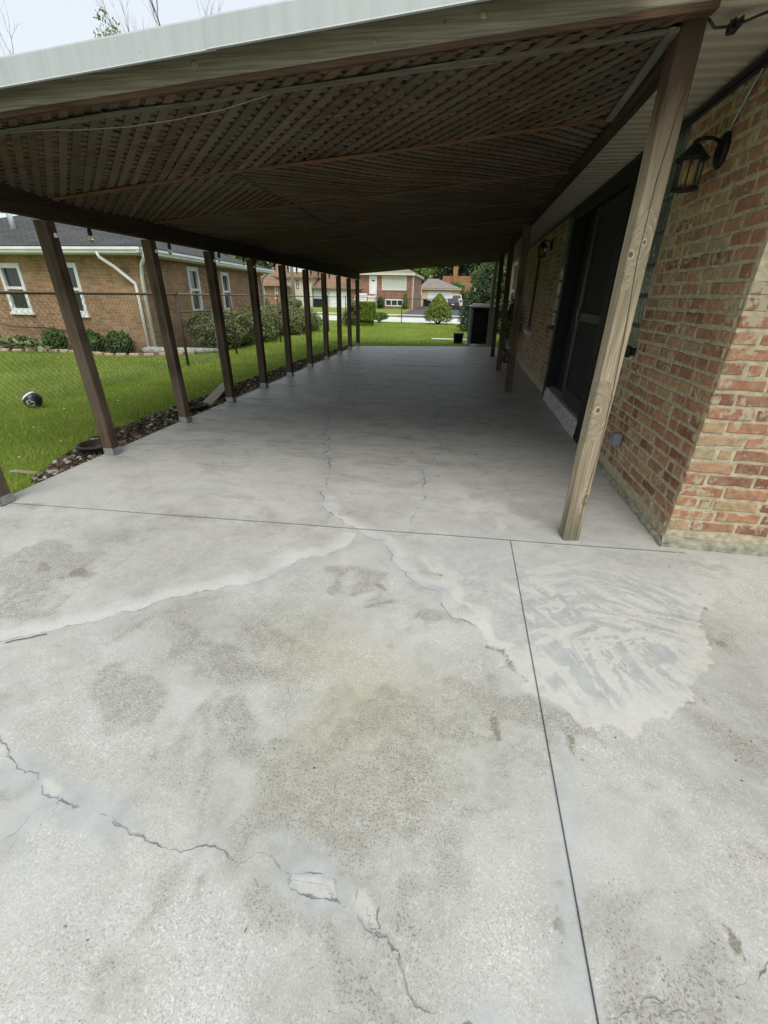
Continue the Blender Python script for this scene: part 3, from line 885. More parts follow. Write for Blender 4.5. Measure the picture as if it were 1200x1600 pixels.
def post(x, y, z1, mat, lean=0., w=.089, base=True, clip=None, label=None, rot=0., split=False):
    mb = MB()
    h = w / 2
    n = 9
    ring = []
    b = .006
    sec = [(-h + b, -h), (h - b, -h), (h, -h + b), (h, h - b), (h - b, h), (-h + b, h), (-h, h - b), (-h, -h + b)]
    if split:    # drying split down the front face
        sec = [(-h + b, -h), (.010, -h), (.0125, -h + .02), (.015, -h), (h - b, -h), (h, -h + b), (h, h - b), (h - b, h), (-h + b, h), (-h, h - b), (-h, -h + b)]
    k = len(sec)
    vs, fs = [], []
    for i in range(n):
        t = i / (n - 1)
        z = t * z1
        a = rot + .03 * (t - .5) * R_.uniform(-1, 1)
        dx = lean * t + R_.uniform(-1, 1) * .0015
        wob = R_.uniform(-.012, .012) if split else 0
        for j, (u, v) in enumerate(sec):
            if split and j in (1, 2, 3):
                u = u + wob + .012 * math.sin(t * 7)
                if t < .1 or t > .8: v = -h if j != 2 else -h + .001
            vs.append((x + dx + u * math.cos(a) - v * math.sin(a), y + u * math.sin(a) + v * math.cos(a), z))
    for i in range(n - 1):
        for j in range(k):
            fs.append((i * k + j, i * k + (j + 1) % k, (i + 1) * k + (j + 1) % k, (i + 1) * k + j))
    fs.append(tuple(range(k))[::-1]); fs.append(tuple(range((n - 1) * k, n * k)))
    mb.add(vs, fs)
    o = mb.build('post', mat, carport, origin=(x, y, 0), label=label)
    if base:
        q = MB()
        for s in (-1, 1):
            q.box(x + s * (h + .0005), x + s * (h + .003), y - h * .95, y + h * .95, 0.004, .06)
            q.box(x - h * .95, x + h * .95, y + s * (h + .0005), y + s * (h + .003), 0.004, .062)
        q.build('post_base', M['galv'], o)
    if clip:
        q = MB().bbox(x + h - .005, x + h + .016, y - h - .008, y - h + .012, z1 - .10, z1 - .075, .004)
        q.build('cord_clip', M['white_trim'], o)
    return o


LY = [2.06, 3.045, 4.1, 5.1, 6.11, 7.16, 8.22, 9.32, 10.36, 11.38, 12.28]
for i, y in enumerate(LY):
    lean = {1: -.055, 2: -.042, 3: -.03, 4: -.012}.get(i, R_.uniform(-.012, .012))
    post(-2.775 + R_.uniform(-.008, .008), y, 1.63 - .006 * (y - 3), M['post_wood'], lean, clip=1 <= i <= 4)
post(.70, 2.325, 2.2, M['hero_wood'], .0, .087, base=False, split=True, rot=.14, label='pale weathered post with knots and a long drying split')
for y in (6.68, 8.80, 10.98): post(.72, y, 2.05, M['post_wood'], -.045, base=False)
post(.705, 13.3, 2.05, M['loose_board'], -.02, base=False, label='paler post at the far end beside the air conditioner')

# headers
q = MB()
HX = lambda y: -.058 * min(1.25, max(0., (6.3 - y) / 3.2))
for a, b in ((1.95, 4.1), (4.103, 6.3), (6.303, 9.3), (9.303, 12.34)):
    za, zb = 1.64 - .006 * (a - 3), 1.64 - .006 * (b - 3)
    ha, hb = HX(a), HX(b)
    for x0, x1, dz, zt_ in ((-2.82, -2.782, 0, 1.80), (-2.768, -2.73, 0, 1.80), (-2.86, -2.822, .07, 1.86)):
        q.add([(x0 + ha, a, za + dz), (x1 + ha, a, za + dz), (x1 + hb, b, zb + dz), (x0 + hb, b, zb + dz), (x0 + ha, a, zt_), (x1 + ha, a, zt_), (x1 + hb, b, zt_), (x0 + hb, b, zt_)], [(3, 2, 1, 0), (4, 5, 6, 7), (0, 1, 5, 4), (1, 2, 6, 5), (2, 3, 7, 6), (3, 0, 4, 7)])
q.build('side_header', M['header_wood'], carport)
q = MB()
q.bbox(.662, .698, 2.285, 7.3, 2.04, 2.2, .003)
q.bbox(.702, .738, 2.4, 7.3, 2.043, 2.2, .003)
q.bbox(.662, .698, 7.304, 13.35, 2.04, 2.2, .003)
q.bbox(.702, .738, 7.304, 13.35, 2.043, 2.2, .003)
q.build('house_side_header', M['header_wood'], carport)
# front beam
ZB = lambda x: 2.069 + .0695 * x
q = MB()
nb = 14
vs, fs = [], []
for i in range(nb + 1):
    x = -3.6 + (0.745 + 3.6) * i / nb
    w = R_.uniform(-.0015, .0015)
    for (yy, zz) in ((2.2, .005), (2.205, 0), (2.24, 0), (2.24, .2), (2.2, .2)):
        vs.append((x, yy, min(ZB(x) + zz + w, 2.185 + .0764 * x)))
for i in range(nb):
    for j in range(5): fs.append((i * 5 + j, (i + 1) * 5 + j, (i + 1) * 5 + (j + 1) % 5, i * 5 + (j + 1) % 5))
fs += [(0, 1, 2, 3, 4), tuple(nb * 5 + j for j in (4, 3, 2, 1, 0))]
q.add(vs, fs)
q.build('front_beam', M['beam_wood'], carport, label='grey weathered front beam with knots')
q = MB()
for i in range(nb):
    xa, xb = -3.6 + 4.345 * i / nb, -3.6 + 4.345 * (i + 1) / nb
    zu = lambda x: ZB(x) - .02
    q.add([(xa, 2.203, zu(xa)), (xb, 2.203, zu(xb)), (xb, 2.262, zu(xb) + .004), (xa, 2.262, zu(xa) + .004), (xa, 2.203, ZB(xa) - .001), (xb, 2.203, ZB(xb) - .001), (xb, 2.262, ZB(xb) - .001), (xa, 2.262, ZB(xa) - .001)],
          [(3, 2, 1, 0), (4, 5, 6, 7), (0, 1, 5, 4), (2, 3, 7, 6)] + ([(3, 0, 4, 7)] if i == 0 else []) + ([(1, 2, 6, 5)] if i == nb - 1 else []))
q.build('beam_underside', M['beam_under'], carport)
# knots standing slightly proud on the beam
for kx, kz, kr in ((-.03, .055, .013), (-.165, .052, .006), (-.42, .03, .009), (.24, .075, .011), (-1.16, .05, .014), (-1.72, .07, .011)):
    q = MB()
    q.T = Matrix.Translation((kx, 2.1995, ZB(kx) + kz)) @ Matrix.Rotation(rad(90), 4, 'X')
    q.lathe((0, 0, 0), [(kr, -.003), (kr * .95, .0012), (kr * .5, .0018), (.001, .002)], 12, 1.15, .9)
    q.build('knot', wood('knot_wood', (.14, .115, .085), (.40, .37, .30), 1, 1.) if kx == -.03 else bpy.data.materials['knot_wood'], carport, smooth=True)
# white metal edge, two overlapping lengths
FT, FB = (lambda x: 2.214 + .0764 * x), (lambda x: 2.128 + .0765 * x)
for (x0, x1, yf) in ((-3.9, -1.03, 2.128), (-1.06, .52, 2.122)):
    q = MB()
    nn = 20
    for i in range(nn):
        a, b = x0 + (x1 - x0) * i / nn, x0 + (x1 - x0) * (i + 1) / nn
        sec = lambda x: [(x, yf + .12, FT(x) + .012), (x, yf, FT(x) + .006), (x, yf - .002, FT(x)), (x, yf, FB(x) + .006), (x, yf - .006, FB(x)), (x, yf + .012, FB(x) + .002), (x, yf + .003, FB(x) + .008), (x, yf + .003, FT(x) + .001), (x, yf + .12, FT(x) + .008)]
        A, B = sec(a), sec(b)
        q.add(A + B, [(j, 9 + j, 9 + (j + 1) % 9, (j + 1) % 9) for j in range(9)] + ([tuple(range(9))] if i == 0 else []) + ([tuple(range(17, 8, -1))] if i == nn - 1 else []))
    q.build('metal_edge', M['white_metal'], carport)
# roof deck above the lattice
q = MB()
for k in range(8):
    xa, xb = -3.0 + 3.66 * k / 8, -3.0 + 3.66 * (k + 1) / 8
    for ya, yb in ((2.245, 3.07), (3.07, 8.0), (8.0, 13.0)):
        c4 = [(xa, ya), (xb, ya), (xb, yb), (xa, yb)]
        q.add([(x, y, LZ(x, y) + .03) for x, y in c4], [(3, 2, 1, 0)])
q.build('roof_deck', plain('grey_roof_panel', (.14, .15, .145), .6, .3, 0, .25, 8.), carport)
q = MB()
q.add([(x, y, FT(x) - .03 + dz) for dz in (0, .03) for (x, y) in ((-4.0, 2.18), (.80, 2.18), (.80, 13.1), (-4.0, 13.1))], [(3, 2, 1, 0), (4, 5, 6, 7), (0, 1, 5, 4), (1, 2, 6, 5), (2, 3, 7, 6), (3, 0, 4, 7)])
q.build('roof_sheet', M['white_metal'], carport)
# far end board
q = MB()
q.add([(x, y, CZ(x) + dz) for dz in (-.01, .17) for (x, y) in ((-2.95, 12.96), (.66, 12.96), (.66, 13.0), (-2.95, 13.0))], [(3, 2, 1, 0), (4, 5, 6, 7), (0, 1, 5, 4), (1, 2, 6, 5), (2, 3, 7, 6), (3, 0, 4, 7)])
q.build('end_board', M['batten_wood'], carport)


def clip_poly(P, a, b, c):      # keep a*x+b*y<=c
    out = []
    for i in range(len(P)):
        p, q = P[i], P[(i + 1) % len(P)]
        dp, dq = a * p[0] + b * p[1] - c, a * q[0] + b * q[1] - c
        if dp <= 0: out.append(p)
        if (dp < 0 < dq) or (dq < 0 < dp):
            t = dp / (dp - dq)
            out.append((p[0] + (q[0] - p[0]) * t, p[1] + (q[1] - p[1]) * t))
    return out


def sag(x, y):
    u = ((y - 3.07) / 1.06) % 1.0
    return -.009 * math.sin(math.pi * u) * (1 + .7 * math.sin(x * 2.3 + y)) - .004 * math.sin(x * 5 + y * 3)


def slats(x0, x1, y0, y1, sgn, layer, sink, jitter=.004):
    """lath at 45 degrees across one bay, each clipped to the bay"""
    pitch, w = .0885, .036
    span = y1 - y0
    res = []
    k0 = int((x0 - span) / pitch) - 1
    k1 = int((x1 + span) / pitch) + 1
    for k in range(k0, k1):
        xb = k * pitch + R_.uniform(-jitter, jitter) + layer * .03
        # centre line x = xb + sgn*(y-y0)
        segs = 7
        pts = []
        hw = w / 2 * math.sqrt(2)
        a = R_.uniform(-.012, .012)
        ya, yb = y0, y1
        xs = lambda y: xb + (sgn + a) * (y - y0)
        # limit to the bay in x
        lo, hi = y0, y1
        for t in np.linspace(y0, y1, 60):
            pass
        inv = 1 / (sgn + a)
        yx0, yx1 = y0 + (x0 - xb) * inv, y0 + (x1 - xb) * inv
        lo, hi = max(lo, min(yx0, yx1)), min(hi, max(yx0, yx1))
        if y0 < 2.3:
            for _ in range(6): lo = max(y0, YF(xs(lo)))
            lo = max(lo, min(yx0, yx1))
        if hi - lo < .05: continue
        z_off = -.002 - layer * .0065 + R_.uniform(-.001, .001)
        vs, fs = [], []
        for i in range(segs + 1):
            y = lo + (hi - lo) * i / segs
            xc = xs(y)
            for dx in (-hw, hw):
                x = min(max(xc + dx, x0), x1)
                z = LZ(x, y) + sag(x, y) + z_off + .012
                vs += [(x, y, z), (x, y, z + .005)]
        for i in range(segs):
            j, n = i * 4, i * 4 + 4
            fs += [(j, j + 2, n + 2, n), (j + 1, n + 1, n + 3, j + 3), (j, n, n + 1, j + 1), (j + 2, j + 3, n + 3, n + 2)]
        fs += [(0, 1, 3, 2), (segs * 4, segs * 4 + 2, segs * 4 + 3, segs * 4 + 1)]
        res.append((vs, fs))
    return res


bays = [(Y0L, 3.07)] + [(3.07 + 1.06 * i, 3.07 + 1.06 * (i + 1)) for i in range(9)]
bays[-1] = (bays[-1][0], Y1L)
nsl = 0
rest = MB()
lat = MB()
for bi, (ya, yb) in enumerate(bays):
    xl_ = -2.735 + HX((ya + yb) / 2) - .02
    panels = [(xl_, .66, -1)] if bi == 0 else [(xl_, -1.452, -1 if bi % 2 else 1), (-1.447, .66, 1 if bi % 2 else -1)]
    if bi == 2: panels = [(xl_, -1.452, 1), (-1.447, .66, 1)]
    for (xa, xb, sg) in panels:
        for layer, s in ((1, sg), (0, -sg)):
            for vs, fs in slats(xa, xb, ya + .004, yb - .004, s, layer, 0):
                if nsl < 298:
                    q = MB(); q.add(vs, fs)
                    v0 = Vector(vs[0])
                    q.build('lattice_slat', M['slat_wood'], carport, origin=v0)
                    nsl += 1
                else: rest.add(vs, fs)
rest.build('lattice_slats', M['slat_wood'], carport, kind='stuff')
# battens under the panel joints
for i, (ya, yb) in enumerate(bays[1:]):
    q = MB()
    nn = 12
    for k in range(nn):
        a, b = -2.74 + 3.4 * k / nn, -2.74 + 3.4 * (k + 1) / nn
        za, zb = CZ(a) - .006 + .005 * math.sin(a * 3 + i), CZ(b) - .006 + .005 * math.sin(b * 3 + i)
        q.add([(a, ya - .014, za), (b, ya - .014, zb), (b, ya + .014, zb), (a, ya + .014, za), (a, ya - .014, za + .009), (b, ya - .014, zb + .009), (b, ya + .014, zb + .009), (a, ya + .014, za + .009)], [(3, 2, 1, 0), (4, 5, 6, 7), (0, 1, 5, 4), (2, 3, 7, 6)] + ([(3, 0, 4, 7)] if k == 0 else []) + ([(1, 2, 6, 5)] if k == nn - 1 else []))
    q.build('batten', M['batten_wood'], carport)
# thin wavy grey lath along the front edge and along the house-side edge of the first bay
q = MB()
nn = 24
for k in range(nn):
    f = lambda x: (2.285 + .006 * math.sin(x * 4.1) + .004 * math.sin(x * 9), LZ(x, 2.285) - .013 + .003 * math.sin(x * 3.3))
    a, b = -2.74 + 3.36 * k / nn, -2.74 + 3.36 * (k + 1) / nn
    (ya, za), (yb, zb) = f(a), f(b)
    q.add([(a, ya - .017, za), (b, yb - .017, zb), (b, yb + .017, zb), (a, ya + .017, za), (a, ya - .017, za + .006), (b, yb - .017, zb + .006), (b, yb + .017, zb + .006), (a, ya + .017, za + .006)], [(3, 2, 1, 0), (4, 5, 6, 7), (0, 1, 5, 4), (2, 3, 7, 6)])
q.build('edge_lath', M['grey_trim'], carport)
q = MB()
q.add([(x, y, LZ(.64, y) - dz) for dz in (.014, .004) for (x, y) in ((.622, 2.27), (.657, 2.27), (.657, 3.06), (.622, 3.06))], [(3, 2, 1, 0), (4, 5, 6, 7), (0, 1, 5, 4), (1, 2, 6, 5), (2, 3, 7, 6), (3, 0, 4, 7)])
q.build('edge_lath', wood('grey_lath_y', (.11, .105, .09), (.18, .175, .155), 1), carport)

# string of bulbs and cables
sl = empty('string_light', (-2.86, 3.0, 1.65), 'string of small clear bulbs in black sockets under the left header', 'string lights')
by = [2.75, 3.5, 4.48, 5.4, 6.0, 6.35, 7.0, 7.55, 7.95, 8.7, 9.15, 9.9, 10.7]
q = MB()
path = []
for i, y in enumerate(by):
    path.append((-2.835 + HX(y), y, 1.648 - .006 * (y - 3)))
    if i < len(by) - 1: path.append((-2.84 + HX(y), (y + by[i + 1]) / 2, 1.665 - .006 * (y - 3)))
q.tube(path, .004, 5)
q.build('cord', M['cable'], sl)
for y in by:
    z = 1.645 - .006 * (y - 3)
    q = MB(); q.lathe((-2.835 + HX(y), y, z), [(.012, -.05), (.016, -.048), (.016, -.02), (.011, -.005), (.006, .01)], 10)
    s_ = q.build('socket', M['cable'], sl, smooth=True)
    q = MB(); q.lathe((-2.835 + HX(y), y, z), [(.002, -.095), (.014, -.088), (.019, -.07), (.012, -.052), (.009, -.048)], 10)
    mm = bpy.data.materials.get('bulb_glass')
    if mm is None:
        bm_ = Mat('bulb_glass', .05, .5); bm_.col((.9, .9, .85)); bm_.set('Transmission Weight', .85); mm = bm_.m
    q.build('bulb', mm, s_, smooth=True)
q = MB()
q.tube([(-2.5, 2.27, 1.862), (-2.03, 2.30, 1.882), (-1.8, 2.3, 1.878), (-1.57, 2.3, 1.882), (-1.33, 2.3, 1.9), (-1.1, 2.3, 1.928), (-.9, 2.3, 1.966), (-.75, 2.295, 2.0), (-.59, 2.285, 2.022), (-.45, 2.30, 2.016), (-.28, 2.31, 2.018), (-.04, 2.32, 2.03), (.2, 2.31, 2.052), (.5, 2.29, 2.075), (.64, 2.27, 2.085)], .0022, 6)
tag(q.build('sagging_cable', M['grey_cable'], smooth=True), 'thin grey cable sagging under the front edge of the lattice ceiling', 'cable')
q = MB()
q.tube([(-.3, 6.3, 1.975), (-.1, 6.2, 1.95), (.05, 6.6, 1.985), (.2, 6.9, 1.96), (.35, 7.3, 2.02), (.5, 7.2, 2.03)], .003, 5)
tag(q.build('loose_wire', M['grey_cable'], smooth=True), 'thin loose wire hanging from the ceiling near the second house-side post', 'cable')

# ------------------------------------------------------------------ THE HOUSE ON THE RIGHT
WX, FY = 1.2, 2.335
house = empty('brick_house', (WX, FY, 0), 'brick house along the right with black door and glass block windows', 'house')
HEND = 15.0
holes = [(3.52, 4.22, .87, 2.2), (4.22, 6.42, .0, 2.2), (6.42, 7.02, .87, 2.2), (8.72, 9.32, .70, 2.12), (10.9, 11.8, .75, 2.05), (12.6, 13.4, .75, 2.05)]
T_side = Matrix(((0, -1, 0, WX + .005), (1, 0, 0, 0), (0, 0, 1, 0), (0, 0, 0, 1)))      # local u=+Y, n: -X
T_side = Matrix(((0, -1, 0, WX), (1, 0, 0, 0), (0, 0, 1, 0), (0, 0, 0, 1)))
q = MB()
for (a, b, z0, z1) in [(FY + .004, 3.52, -.05, 2.19), (3.52, 4.22, -.05, .87), (6.42, 7.02, -.05, .87), (7.02, 8.72, -.05, 2.19), (8.72, 9.32, -.05, .70), (8.72, 9.32, 2.12, 2.19), (9.32, 10.9, -.05, 2.19), (10.9, 11.8, -.05, .75), (10.9, 11.8, 2.05, 2.19), (11.8, 12.6, -.05, 2.19), (12.6, 13.4, -.05, .75), (12.6, 13.4, 2.05, 2.19), (13.4, HEND, -.05, 2.19)]:
    q.box(WX + .004, WX + .2, a, b, z0, z1)
q.box(WX + .2, 7.0, FY + .004, FY + .2, -.05, 2.6)
q.box(WX + .004, WX + .2, FY + .004, HEND, 2.19, 2.6)
q.box(6.8, 7.0, FY + .2, HEND, -.05, 2.6)
q.box(WX + .2, 7.0, HEND - .2, HEND, -.05, 2.6)
wall = q.build('wall', M['mortar'], house)
q = MB(); q.box(WX + .9, WX + .95, FY + .25, HEND - .25, 0, 2.5)
q.build('interior_partition', plain('dim_interior', (.08, .075, .06), .9, .1), house)


def brick_geo(L, h, g, depth=.03):
    pts = []
    e = min(.006, h * .1)
    J = lambda s: g.uniform(-s, s)
    nl = 3 if L > .12 else 1
    for i in range(nl + 1):
        t = -L / 2 + L * (i + .0) / nl
        pts.append((t + J(e * .7), -h / 2 + J(e * .8)))
    for i in range(nl + 1):
        t = L / 2 - L * (i + .0) / nl
        pts.append((t + J(e * .7), h / 2 + J(e * .8)))
    n = len(pts)
    tl = J(.0015)
    V = [(x * (1 - .008 / L * 1.2), tl * x / L, z * (1 - .006 / h * 1.2)) for x, z in pts] + [(x, .005, z) for x, z in pts] + [(x, depth, z) for x, z in pts]
    F = [tuple(range(n))]
    for a in (0, n):
        F += [(a + i, a + n + i, a + n + (i + 1) % n, a + (i + 1) % n) for i in range(n)]
    F = [F[0]] + [f for f in F[1:]]
    return V, F


gB = random.Random(5)
CH, BH = .0676, .0505
BANK = {}
for nm, L in (('s', .203), ('h', .097), ('t', .155), ('b', .058)):
    BANK[nm] = []
    for k in range(10):
        V, F = brick_geo(L, BH, gB)
        me = bpy.data.meshes.new('brick'); me.from_pydata(V, [], F); me.materials.append(M['brick']); me.update()
        BANK[nm].append((me, L, V, F))
far_bricks = MB(); far_bricks.at = []
nbk = [0]


def lay(u0, u1, z0, z1, side, single):
    """courses of brick between u0 and u1 (Y on the side wall, X on the front wall)"""
    k0, k1 = int(math.ceil(z0 / CH - .01)), int((z1 - .03) / CH)
    for k in range(k0, k1 + 1):
        zc = .062 + k * CH
        if zc + BH / 2 > z1 or zc - BH / 2 < z0: continue
        gg = random.Random(int(k * 131 + u0 * 977 + side * 7))
        u = u0 + .002
        first = True
        while u < u1 - .03:
            r = gg.random()
            if first: nm = 'h' if k % 2 else 's'
            else: nm = 's' if r < .66 else 't' if r < .78 else 'h' if r < .92 else 'b'
            first = False
            me, L, V, F = gg.choice(BANK[nm])
            if u + L > u1:
                rem = u1 - u
                c_ = [q_ for q_ in ('t', 'h', 'b') if BANK[q_][0][1] <= rem]
                if not c_: break
                me, L, V, F = gg.choice(BANK[c_[0]])
            uc = u + L / 2
            dz = gg.uniform(-.003, .003)
            pr = gg.uniform(-.0015, .002)
            if side: loc, rz = (WX + pr - .001, uc, zc + dz), -math.pi / 2
            else: loc, rz = (uc, FY + pr - .001, zc + dz), 0.
            if single and nbk[0] < 299:
                o = bpy.data.objects.new('brick', me)
                link(o, wall, loc); o.rotation_euler = (0, gg.uniform(-.012, .012), rz)
                nbk[0] += 1
            else:
                c_, s_ = math.cos(rz), math.sin(rz)
                far_bricks.add([(loc[0] + c_ * x - s_ * y, loc[1] + s_ * x + c_ * y, loc[2] + z) for x, y, z in V], F)
                far_bricks.at += [gg.random()] * len(V)
            u += L + gg.uniform(.012, .020)


lay(WX + .001, 1.95, .03, 1.35, 0, True)
lay(FY + .03, 3.52, .03, 2.19, 1, True)
lay(3.52, 4.2, .03, .84, 1, True)
lay(WX + .001, 3.0, 1.36, 2.5, 0, False)
lay(1.955, 3.0, .03, 1.35, 0, False)
for (a, b, z0, z1) in [(6.44, 7.02, .03, .84), (7.02, 8.72, .03, 2.19), (8.72, 9.32, .03, .62), (9.32, 10.9, .03, 2.19), (10.9, 11.8, .03, .7), (11.8, 12.6, .03, 2.19), (12.6, 13.4, .03, .7), (13.4, 15., .03, 2.19)]:
    lay(a, b, z0, z1, 1, False)
far_bricks.build('brickwork', M['brick_joined'], wall, kind='stuff')
# footing skim at the wall base
q = MB()
vs, fs = [], []
nn = 40
for i in range(nn + 1):
    x = WX - .012 + 2.2 * i / nn
    j1, j2 = R_.uniform(-.004, .004), R_.uniform(-.008, .008)
    vs += [(x, FY - .03 + j1, -.02), (x, FY - .024 + j1, .03), (x, FY - .005, .055 + j2), (x, FY + .02, .055 + j2)]
for i in range(nn):
    for k in range(3): fs.append((i * 4 + k, i * 4 + 4 + k, i * 4 + 5 + k, i * 4 + 1 + k))
q.add(vs, fs)
vs, fs = [], []
for i in range(nn + 1):
    y = FY - .03 + 1.9 * i / nn
    j1, j2 = R_.uniform(-.004, .004), R_.uniform(-.008, .006)
    vs += [(WX - .022 + j1, y, -.02), (WX - .016 + j1, y, .022), (WX - .004, y, .034 + j2), (WX + .02, y, .034 + j2)]
for i in range(nn):
    for k in range(3): fs.append((i * 4 + k + 1, i * 4 + 5 + k, i * 4 + 4 + k, i * 4 + k))
q.add(vs, fs)
q.build('footing', plain('mossy_cement', (.27, .265, .20), .92, .15, 0, .4, 22., .6), house)

# soffit of vinyl panels, fascia and roof
sof_me = None
for i in range(136):
    y = 1.55 + i * .1
    if sof_me is None:
        q = MB()
        x0, x1 = -.245, .24
        sec = [(-.0495, .008), (-.0495, -.002), (-.041, -.005), (-.037, 0), (.030, .003), (.036, .014), (.042, .014), (.046, .002), (.0495, -.002), (.0495, .008)]
        n_ = len(sec)
        q.add([(x0, a, b) for a, b in sec] + [(x1, a, b) for a, b in sec], [(j, j + 1, n_ + j + 1, n_ + j) for j in range(n_ - 1)])
        o = q.build('soffit_panel', M['soffit'], house, origin=(0, 0, 0))
        sof_me = o.data
        o.location = Vector((.985, y, 2.19)) - ORG[house.name]
    else:
        o = bpy.data.objects.new('soffit_panel', sof_me)
        link(o, house, (.985, y, 2.19))
q = MB()
q.box(.70, .738, 1.5, HEND + .3, 2.205, 2.36)
q.build('fascia', M['soffit'], house)
q = MB()
q.prism([(.68, 1.45, 2.36), (.68, 1.45, 2.40), (4.2, 1.45, 3.5), (7.6, 1.45, 2.5), (7.6, 1.45, 2.45), (4.2, 1.45, 3.4)], (0, HEND - 1.1, 0))
q.build('roof', M['roof_dark'], house)
q = MB(); q.box(.74, 1.19, 1.5, HEND + .3, 2.215, 2.23); q.box(WX + .2, 7, 1.5, HEND, 2.6, 2.62)
q.build('attic_floor', M['soffit'], house)


def glass_block_window(y0, y1, z0, z1, lab):
    fr = MB()
    fr.box(WX + .035, WX + .09, y0, y1, z0, z1)
    w = fr.build('glass_block_window', M['block_grout'], house, label=lab)
    n = max(1, round((y1 - y0) / .2)); nz = round((z1 - z0) / .195)
    dy, dz = (y1 - y0) / n, (z1 - z0) / nz
    me = None
    for i in range(n):
        for k in range(nz):
            c_ = (WX + .034, y0 + dy * (i + .5), z0 + dz * (k + .5))
            if me is None:
                q = MB(); q.bbox(-.018, .0, -dy / 2 + .006, dy / 2 - .006, -dz / 2 + .006, dz / 2 - .006, .012)
                o = q.build('glass_block', M['glass_block'], w, origin=(0, 0, 0)); me = o.data
                o.location = Vector(c_) - ORG[w.name]
            else: link(bpy.data.objects.new('glass_block', me), w, c_)
    return w


glass_block_window(3.53, 4.21, .88, 2.185, 'glass block window between the pale post and the door')
glass_block_window(6.43, 7.01, .88, 2.185, 'glass block window on the far side of the door')
q = MB(); q.bbox(WX - .03, WX + .1, 3.5, 4.215, .845, .877, .004); q.build('window_sill', M['stone_sill'], house)
q = MB(); q.bbox(WX - .03, WX + .1, 6.43, 7.05, .845, .877, .004); q.build('window_sill', M['block_grout'], house)
# door
door = MB()
door.bbox(WX - .045, WX + .16, 4.225, 4.375, .0, 2.183, .004)
door.bbox(WX - .045, WX + .16, 6.265, 6.415, .0, 2.183, .004)
door.bbox(WX - .043, WX + .16, 4.376, 6.264, 2.04, 2.183, .004)
dr = door.build('door', M['black_paint'], house, label='black double door with charcoal screen leaf')
q = MB(); q.bbox(WX + .08, WX + .12, 5.42, 6.262, .17, 2.038, .004); q.build('inactive_leaf', M['black_paint'], dr)
q = MB()
for (a, b, z0, z1) in ((4.45, 4.53, .19, 2.03), (5.31, 5.39, .19, 2.03), (4.53, 5.31, 1.95, 2.03), (4.53, 5.31, .19, .33), (4.53, 5.31, 1.02, 1.1)):
    q.bbox(WX - .005, WX + .03, a, b, z0, z1, .003)
q.build('screen_leaf', M['char_paint'], dr)
q = MB(); q.box(WX + .01, WX + .016, 4.53, 5.31, .33, 1.02); q.box(WX + .01, WX + .016, 4.53, 5.31, 1.1, 1.95)
q.build('screen', plain('screen_mesh', (.02, .021, .022), .75, .3, 0, .2, 40.), dr)
q = MB(); q.bbox(WX - .008, WX + .03, 5.392, 5.404, .19, 2.03, .002); q.bbox(WX - .008, WX + .03, 4.436, 4.448, .19, 2.03, .002)
q.build('edge_strip', M['edge_metal'], dr)
q = MB(); q.bbox(WX - .03, WX - .006, 5.33, 5.35, 1.03, 1.14, .004); q.build('handle', M['edge_metal'], dr)
q = MB()
gs = random.Random(3)
vs, fs = [], []
nn = 22
for i in range(nn + 1):
    y = 4.38 + (6.26 - 4.38) * i / nn
    vs += [(WX - .05 + gs.uniform(-.008, .008), y, -.01), (WX - .048 + gs.uniform(-.008, .008), y, .08), (WX - .04 + gs.uniform(-.007, .007), y, .16), (WX - .03, y, .168 + gs.uniform(-.002, .002)), (WX + .2, y, .17)]
for i in range(nn):
    for k in range(4): fs.append((i * 5 + k + 1, i * 5 + 6 + k, i * 5 + 5 + k, i * 5 + k))
q.add(vs, fs)
q.build('door_step', M['rough_conc'], house)
# brown framed window with pale sill, two white framed windows beyond
q = MB()
for (a, b, z0, z1) in ((8.72, 8.78, .70, 2.12), (9.26, 9.32, .70, 2.12), (8.78, 9.26, 2.06, 2.12), (8.78, 9.26, .70, .76)):
    q.bbox(WX + .0, WX + .07, a, b, z0, z1, .003)
w = q.build('window', M['batten_wood'], house, label='narrow window with brown frame')
q = MB(); q.box(WX + .05, WX + .056, 8.78, 9.26, .76, 2.06); q.build('pane', M['curtain'], w)
q = MB(); q.bbox(WX - .05, WX + .02, 8.66, 9.38, .625, .695, .006); q.build('window_sill', M['stone_sill'], house)
for a, b in ((10.9, 11.8), (12.6, 13.4)):
    q = MB()
    for (c0, c1, z0, z1) in ((a, a + .07, .75, 2.05), (b - .07, b, .75, 2.05), (a + .07, b - .07, 1.98, 2.05), (a + .07, b - .07, .75, .82), (a + .07, b - .07, 1.36, 1.42)):
        q.bbox(WX - .03, WX + .07, c0, c1, z0, z1, .003)
    w = q.build('window', M['white_trim'], house)
    q = MB(); q.box(WX + .03, WX + .036, a + .07, b - .07, .82, 1.98); q.build('pane', M['glass'], w)
    q = MB(); q.bbox(WX - .06, WX + .02, a - .05, b + .05, .68, .745, .006); q.build('window_sill', M['stone_sill'], house)

